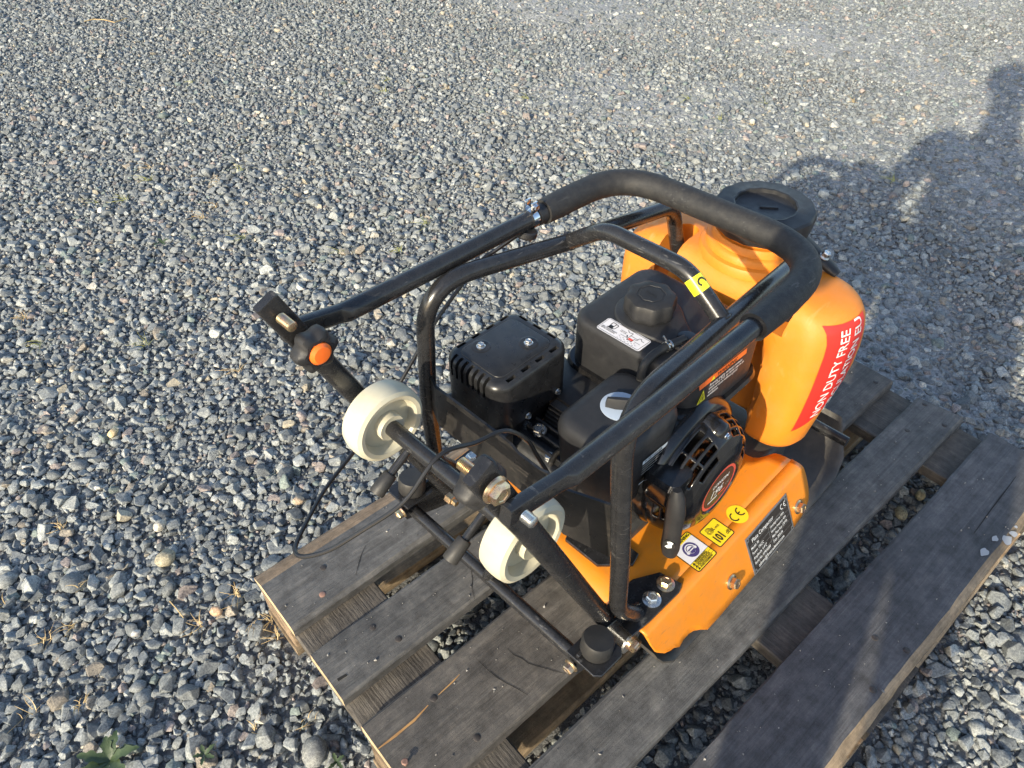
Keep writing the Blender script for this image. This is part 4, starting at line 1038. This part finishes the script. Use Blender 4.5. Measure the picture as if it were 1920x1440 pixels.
revolve('drain_plug', [(.0095, 0), (.0095, .006), (.007, .007), (.007, .016), (0, .017)], L(.80, -.155, .312), (.5, -.3, -.8), 'zinc', wt, 18)
tube('sprinkler_hose', smooth_path([L(.80, -.14, .30), L(.83, -.10, .27), L(.86, -.02, .25), L(.87, .08, .25)], 6), .008, 'rubber', PC, 12)
def on_tank(x, z, off):
    yw, xr, xf, d = tank_par(z); rf_ = min(RF, (xf-xr)*.42); rx_ = min(.085, (xf-xr)*.55); ry_ = .046; y = yw; n = Vector((0, -1, 0))
    if x < xr+rx_:
        e = min((xr+rx_-x)/rx_, .999); c_ = math.sqrt(1-e*e); y = yw-ry_+ry_*c_; n = Vector((-e/rx_, -c_/ry_, 0)).normalized()
    elif x > xf-rf_:
        e = min((x-xf+rf_)/rf_, .999); c_ = math.sqrt(1-e*e); y = yw-rf_+rf_*c_; n = Vector((e, -c_, 0))
    n = (n + Vector((0, 0, (yw-tank_par(z+.004)[0])/.004))).normalized()
    return L(x, -y, z) + n*off
def lab(o): return lambda u, v: on_tank(.781-v*.92, .348+u, o)
decal_grid('customs_label', 0, .2035, 0, .0765, 40, 14, lambda u, v: lab(.0010)(u+(1-u/.2035)*.055*(1-v/.0765), v), 'sticker_red', wt)
text('lettering', 'NON DUTY FREE', .0240, lambda u, v: lab(.0019)(u+.026, v+.0405), 'print_white', wt, xs=.92, bold=.0003)
text('lettering', 'CIRCULATION EU', .0240, lambda u, v: lab(.0019)(u+.026, v+.0135), 'print_white', wt, xs=.92, bold=.0003)

# ------------------------------------------------------------------ stickers on the deck and skirt
def dk(cx, cy, o=.0005): return lambda u, v: L(cx+u, cy+v, DZ+o)
D0 = dk(.438, -.1965); wS, hS = .0455, .0535
decal('warning_sticker', rrect(0, wS, 0, hS, .004, 4), dk(.438, -.1965, .0005), 'print_black', deck)
decal('warning_sticker', rrect(.0014, wS-.0014, .0014, hS-.0014, .003, 4), dk(.438, -.1965, .0008), 'sticker_yellow', deck)
decal('warning_field', [(.0014, .0158), (wS-.0014, .0158), (wS-.0014, .0445), (.0014, .0445)], dk(.438, -.1965, .0011), 'sticker_white', deck)
decal('mandatory_disc', circle2(wS/2, .0302, .0122, 32), dk(.438, -.1965, .0014), 'sticker_purple', deck)
Dp = dk(.438, -.1965, .0017); c_ = wS/2
decal('helmet_face', circle2(c_, .0298, .0064, 20), Dp, 'sticker_white', deck)
decal_multi('ear_defenders', arc2(c_, .0302, .0083, 5, 175, .0017, 14) + [circle2(c_-.0078, .0288, .0024, 10), circle2(c_+.0078, .0288, .0024, 10)], Dp, 'sticker_white', deck)
decal_multi('mask', [[(c_-.005, .0285), (c_+.005, .0285), (c_+.0045, .0252), (c_, .0232), (c_-.0045, .0252)], [(c_-.0052, .0302), (c_+.0052, .0302), (c_+.005, .0322), (c_-.005, .0322)]], dk(.438, -.1965, .0020), 'sticker_purple', deck)
decal_multi('rule', stroke2([(.0014, .0110), (wS-.0014, .0110)], .0004) + stroke2([(.0014, .0064), (wS-.0014, .0064)], .0004) + stroke2([(.0014, .0158), (wS-.0014, .0158)], .0005), dk(.438, -.1965, .0014), 'print_black', deck)
for j, (t_, sz) in enumerate((('WARNING', .0058), ('ADVERTENCIA', .0050), ('AVERTISSEMENT', .0046))):
    yb = (.0117, .0071, .0024)[j]
    text('lettering', t_, sz, lambda u, v, yb=yb: dk(.438, -.1965, .0014)(u+.009, v+yb), 'print_black', deck, bold=.00012, xs=.86 if j else .95)
    decal('hazard_mark', [(.0032, yb), (.0078, yb), (.0055, yb+.0038)], dk(.438, -.1965, .0014), 'print_black', deck)
text('lettering', 'WARNING', .0066, lambda u, v: dk(.438, -.1965, .0014)(u+.010, v+.0462), 'print_black', deck, bold=.00012)
q = .0375
decal('noise_sticker', rrect(0, q, 0, q, .003, 4), dk(.4935, -.1945, .0005), 'print_black', deck)
decal('noise_sticker', rrect(.0014, q-.0014, .0014, q-.0014, .002, 4), dk(.4935, -.1945, .0008), 'sticker_yellow', deck)
text('lettering', '101', .0185, lambda u, v: dk(.4935, -.1945, .0012)(u+.0042, v+.0055), 'print_black', deck, bold=.0006, xs=.70)
text('lettering', 'dB', .0085, lambda u, v: dk(.4935, -.1945, .0012)(u+.0265, v+.0055), 'print_black', deck)
text('lettering', 'L', .0088, lambda u, v: dk(.4935, -.1945, .0012)(u+.0178, v+.0235), 'print_black', deck)
text('lettering', 'WA', .0055, lambda u, v: dk(.4935, -.1945, .0012)(u+.0225, v+.0228), 'print_black', deck)
decal_multi('noise_mark', arc2(.0105, .0262, .0022, 0, 360, .0007, 14) + arc2(.0105, .0262, .0042, 0, 360, .0006, 6) + arc2(.0105, .0262, .0056, -50, 130, .0006, 6) + arc2(.0105, .0262, .0069, -30, 110, .0006, 6), dk(.4935, -.1945, .0012), 'plate_dark', deck)
decal('ce_sticker', circle2(.561, -.179, .0163, 36), lambda u, v: L(u, v, DZ+.0006), 'sticker_yellow', deck)
decal_multi('ce_mark', ce_mark(-.001, 0, .0135), lambda u, v: L(.561+u, -.179+v, DZ+.001), 'print_black', deck)
# type plate on the skirt
c00, c10, c11, c01 = (.547, .2085), (.663, .2125), (.658, .279), (.541, .2755)
PWd, PHt = .117, .073
def npl(o):
    def f(u, v):
        a, b = u/PWd, v/PHt
        x = (c00[0]*(1-a)+c10[0]*a)*(1-b)+(c01[0]*(1-a)+c11[0]*a)*b; z = (c00[1]*(1-a)+c10[1]*a)*(1-b)+(c01[1]*(1-a)+c11[1]*a)*b
        return on_skirt(x, z, o)
    return f
plate_poly('type_plate', [(0, 0), (PWd, 0), (PWd, PHt), (0, PHt)], npl(.0002), SN, .0012, 'plate_metal', deck, .0004)
pin = [(.009, .0035), (PWd-.009, .0035), (PWd-.0075, .009), (PWd-.0035, .0095), (PWd-.0035, PHt-.0095), (PWd-.0075, PHt-.009), (PWd-.009, PHt-.0035), (.009, PHt-.0035), (.0075, PHt-.009), (.0035, PHt-.0095), (.0035, .0095), (.0075, .009)]
decal('type_plate_field', pin, npl(.0017), 'plate_dark', deck)
for u, v in ((.0045, .0045), (PWd-.0045, .0045), (PWd-.0045, PHt-.0045), (.0045, PHt-.0045)): revolve('rivet', [(.0017, 0), (.0012, .0007), (0, .0008)], npl(.0014)(u, v), SN, 'plate_dark', deck, 10)
def nt_(s, x, y, sz, xs=.9): text('lettering', s, sz, lambda u, v: npl(.0020)(u+x, v+y), 'print_white', deck, xs=xs, bold=.00008)
nt_('Plate Compactor', .013, .057, .0105, .82)
decal_multi('ce_mark', ce_mark(.103, .0605, .0085), npl(.0020), 'print_white', deck)
for j, (a, b) in enumerate((('Model: 90', 'Centrifugal Force: 15KN'), ('Power: 196CC', 'Vibration Frequency: 4200'), ('Amplitude: 4.4*2"', 'Max.Plate Size: 170*70'), ('Serial No: KPR00288', 'Date: 2025.04'))):
    yy = .0465-j*.0098; nt_(a, .007, yy, .0072, .72); nt_(b, .060, yy, .0072 if j > 1 else .006, .66)
nt_('admin@firsttradetool.com', .014, .0065, .0088, .78)
ln = []
for j in range(5):
    yy = .0540-j*.0098; ln += stroke2([(.007, yy), (.0555, yy)], .0004) + stroke2([(.0595, yy), (PWd-.006, yy)], .0004)
ln += stroke2([(.0555, .0148), (.0555, .054)], .0004) + stroke2([(.0595, .0148), (.0595, .054)], .0004)
decal_multi('rule', ln, npl(.0020), 'print_grey', deck)
# lifting sticker wrapped round the lift bar
ta, tb_ = L(.491, -.062, .7045), L(.491, -.1085, .6697); td = (tb_-ta).normalized(); tn = Vector((0, -td.z, td.y)); tn = tn if tn.z > 0 else -tn; tx = Vector((1, 0, 0))
def lw(o):
    def f(u, v):
        a = v/.0108 - 1.05
        return ta + td*u + (tn*math.cos(a) + tx*math.sin(a))*(.0108+o)
    return f
decal_grid('lifting_sticker', .008, .0275, -.0115, .0175, 4, 16, lw(.0004), 'sticker_lime', lift_bar)
decal_multi('rule', stroke2([(.008, .0016), (.0275, .0016)], .0005), lw(.0007), 'print_black', lift_bar)
decal_multi('hook_mark', arc2(.0175, .0085, .0042, 100, 330, .0024, 14) + [[(.0165, .0125), (.0195, .0125), (.0195, .0155), (.0165, .0155)]], lw(.0007), 'print_black', lift_bar)
text('lettering', 'VORSICHT\nATTENTION\nATTENZIONE', .0034, lambda u, v: lw(.0007)(u+.0098, v-.0022), 'print_black', lift_bar, xs=.78)
flush_text()

# ------------------------------------------------------------------ weeds and straw
def tuft(name, P, n, ln_, seed, mat='straw'):
    rr = random.Random(seed); V, F = [], []
    for k in range(n):
        a = rr.uniform(0, 6.28); l_ = ln_*rr.uniform(.45, 1.2); lift = rr.uniform(.25, 1.1); w = rr.uniform(.0004, .0010)
        d = Vector((math.cos(a), math.sin(a), 0)); sd_ = Vector((-d.y, d.x, 0)); b = Vector((rr.gauss(0, .004), rr.gauss(0, .004), 0)); k0 = len(V); bend = rr.uniform(-1.1, 1.1)
        for j in range(5):
            t = j/4; p = b + (d + sd_*bend*t)*l_*t*math.cos(lift*.7) + Vector((0, 0, 1))*l_*(math.sin(lift)*t - .45*t*t)
            ww = w*(1-.8*t); V += [p+sd_*ww, p-sd_*ww+Vector((0, 0, .0004))]
        F += [(k0+2*j, k0+2*j+1, k0+2*j+3, k0+2*j+2) for j in range(4)]
    o = from_vf(name, V, F, mat, None, 0); o.location = P; return o
near = [(150, 1100), (90, 1200), (60, 1335), (150, 1322), (375, 1175), (450, 1120), (470, 1172), (480, 1365), (115, 990), (135, 1178), (575, 1355), (10, 1130), (505, 1165), (520, 1195)]
far = [(282, 315), (280, 338), (452, 320), (407, 340), (182, 380), (235, 375), (405, 390), (360, 155), (730, 150), (840, 167), (725, 172), (275, 645), (450, 695), (750, 470), (800, 420), (47, 597), (75, 645), (1350, 225), (1412, 235), (1437, 195), (1290, 185), (1600, 192), (1675, 340), (990, 185), (380, 410), (460, 445), (640, 470)]
material('straw_green', (.30, .30, .07), (.22, .22, .06), 40, .6)
for i, (px, py) in enumerate(near):
    o = tuft('straw_tuft', ground_at(px, py, .013), random.randint(6, 17), random.uniform(.02, .034), i); tag(o, 'wispy dry straw tuft on the gravel near the pallet corner', 'grass tuft', 'dry tufts near the pallet')
for i, (px, py) in enumerate(far):
    o = tuft('grass_tuft', ground_at(px, py, .017), random.randint(12, 20), random.uniform(.032, .046), 50+i, 'straw_green' if i % 3 else 'straw'); tag(o, 'small yellowish grass tuft out in the open gravel', 'grass tuft', 'yellowish tufts in open gravel')
def leaf(parent, a, ln_, wd_, lift, seed):
    rr = random.Random(seed); V, F = [], []; n = 10; d = Vector((math.cos(a), math.sin(a), 0)); s_ = Vector((-d.y, d.x, 0))
    for j in range(n+1):
        t = j/n; c = d*ln_*t + Vector((0, 0, ln_*(lift*t-.55*lift*t*t) + .004)); w = wd_*math.sin(math.pi*min(t*.93+.07, 1))**.7*(1+.28*math.sin(t*19+seed))*.5
        V += [c+s_*w+Vector((0, 0, w*.35)), c, c-s_*w+Vector((0, 0, w*.35))]
    for j in range(n): F += [(3*j, 3*j+1, 3*j+4, 3*j+3), (3*j+1, 3*j+2, 3*j+5, 3*j+4)]
    return from_vf('leaf', V, F, 'leaf', parent, 60)
for (px, py, n, ln_, lbl) in [(208, 1428, 9, .042, 'green broad-leaved weed with jagged leaves growing in the gravel'), (632, 1430, 4, .016, 'tiny green sprig beside the pallet end'), (385, 1418, 5, .018, 'narrow small green sprout between grey stones'), (305, 458, 4, .026, 'single small green leafy seedling in open gravel')]:
    e = tag(empty('weed', ground_at(px, py, .010)), lbl, 'weed')
    for k in range(n): leaf(e, 6.28*k/n+random.uniform(-.3, .3), ln_*random.uniform(.75, 1.15), ln_*.36, random.uniform(.35, .8), k+px)
tag(tube('twig', [ground_at(x, y, .022) for x, y in ((158, 40), (175, 36), (195, 37), (215, 42), (238, 34))], .0022, 'straw', None, 6), 'thin pale curved twig lying on open gravel', 'twig')
tag(tube('twig', [ground_at(x, y, .018) for x, y in ((318, 1127), (330, 1140), (344, 1158))], .0012, 'straw', None, 6), 'short straight dry stalk lying between grey stones', 'twig')

# ------------------------------------------------------------------ the person taking the picture (casts the shadow from the right)
BV = [('pel', (-.55, -.285, .88), .178), ('lh', (-.55, -.215, .80), .085), ('lk', (-.535, -.21, .45), .062), ('la', (-.56, -.21, .10), .048), ('lt', (-.44, -.19, .045), .042),
      ('rh', (-.55, -.378, .80), .085), ('rk', (-.535, -.385, .45), .062), ('ra', (-.56, -.385, .10), .048), ('rt', (-.44, -.40, .045), .042),
      ('wa', (-.53, -.27, 1.04), .162), ('ch', (-.47, -.245, 1.25), .158), ('nb', (-.415, -.22, 1.42), .075), ('nk', (-.385, -.212, 1.50), .060), ('hd', (-.35, -.207, 1.60), .098), ('tp', (-.345, -.207, 1.69), .08), ('no', (-.262, -.197, 1.57), .016),
      ('ls', (-.455, -.06, 1.36), .062), ('le', (-.345, .065, 1.06), .047), ('lw', (-.205, .055, 1.14), .031), ('lp', (-.168, .040, 1.185), .030),
      ('rs', (-.445, -.43, 1.35), .062), ('re', (-.235, -.43, 1.07), .047), ('rw', (-.10, -.17, 1.15), .031), ('rp', (-.062, -.118, 1.188), .030)]
BE = [('pel', 'lh'), ('lh', 'lk'), ('lk', 'la'), ('la', 'lt'), ('pel', 'rh'), ('rh', 'rk'), ('rk', 'ra'), ('ra', 'rt'), ('pel', 'wa'), ('wa', 'ch'), ('ch', 'nb'), ('nb', 'nk'), ('nk', 'hd'), ('hd', 'tp'), ('hd', 'no'),
      ('ch', 'ls'), ('ls', 'le'), ('le', 'lw'), ('lw', 'lp'), ('ch', 'rs'), ('rs', 're'), ('re', 'rw'), ('rw', 'rp')]
back = CAM - fw*.024
for sgn, pal in ((-1, 'lp'), (1, 'rp')):
    base = Vector(dict((a, b) for a, b, c in BV)[pal]); edge = back + rt2*(-.030 if sgn < 0 else .130)
    for k in range(5):
        nm = pal+'f%d' % k; off = dn2*(-.030+.018*k); lnk = (.8, 1, 1.05, .95, .75)[k]
        kn = base + (edge-base)*.55 + off*.9 - fw*.012; tip = edge + off - rt2*sgn*.016*lnk + (fw*.004 if k else -fw*.012)
        BV += [(nm+'a', tuple(kn), .0095), (nm+'b', tuple(tip), .0085)]; BE += [(pal, nm+'a'), (nm+'a', nm+'b')]
ix = {a: i for i, (a, b, c) in enumerate(BV)}
pme = bpy.data.meshes.new('person'); pme.from_pydata([b for a, b, c in BV], [(ix[a], ix[b]) for a, b in BE], [])
po = bpy.data.objects.new('person', pme); COL.objects.link(po)
po.modifiers.new('skin', 'SKIN'); po.modifiers.new('sub', 'SUBSURF').levels = 2
for i, (a, b, c) in enumerate(BV): pme.skin_vertices[0].data[i].radius = (c, c*(.82 if a in ('pel', 'wa', 'ch') else 1)) ; pme.skin_vertices[0].data[i].use_root = (a == 'pel')
bpy.context.view_layer.update(); nm_ = bpy.data.meshes.new_from_object(po.evaluated_get(bpy.context.evaluated_depsgraph_get()))
po.modifiers.clear(); po.data = nm_; nm_.materials.append(MATS['cloth']); nm_.materials.append(MATS['skin'])
hands = [Vector(BV[ix['lp']][1]), Vector(BV[ix['rp']][1])]
for f in nm_.polygons:
    f.use_smooth = True
    if f.center.z > 1.465 or min((f.center-h).length for h in hands) < .07 or (f.center-back).length < .19: f.material_index = 1
tag(po, 'person in dark clothes standing beside the pallet taking the photograph with a phone', 'person')
revolve('hair', [(.095, -.015), (.099, .02), (.093, .06), (.07, .088), (.03, .102), (0, .105)], (-.362, -.208, 1.60), (-.12, 0, 1), 'hair', po, 24, 60)
ph = tag(empty('mobile_phone', CAM - fw*.012 + rt2*.05 + dn2*.018), 'dark flat phone held in the hands of the person', 'phone')
ph.rotation_euler = mw.to_euler()
box('phone_body', (0, 0, 0), (.150, .073, .008), 'gloss_plastic', ph, .0035, 3)
revolve('phone_lens', [(.006, 0), (.006, .0015), (0, .0015)], (-.05, .018, -.004), (0, 0, -1), 'gloss_plastic', ph, 16)
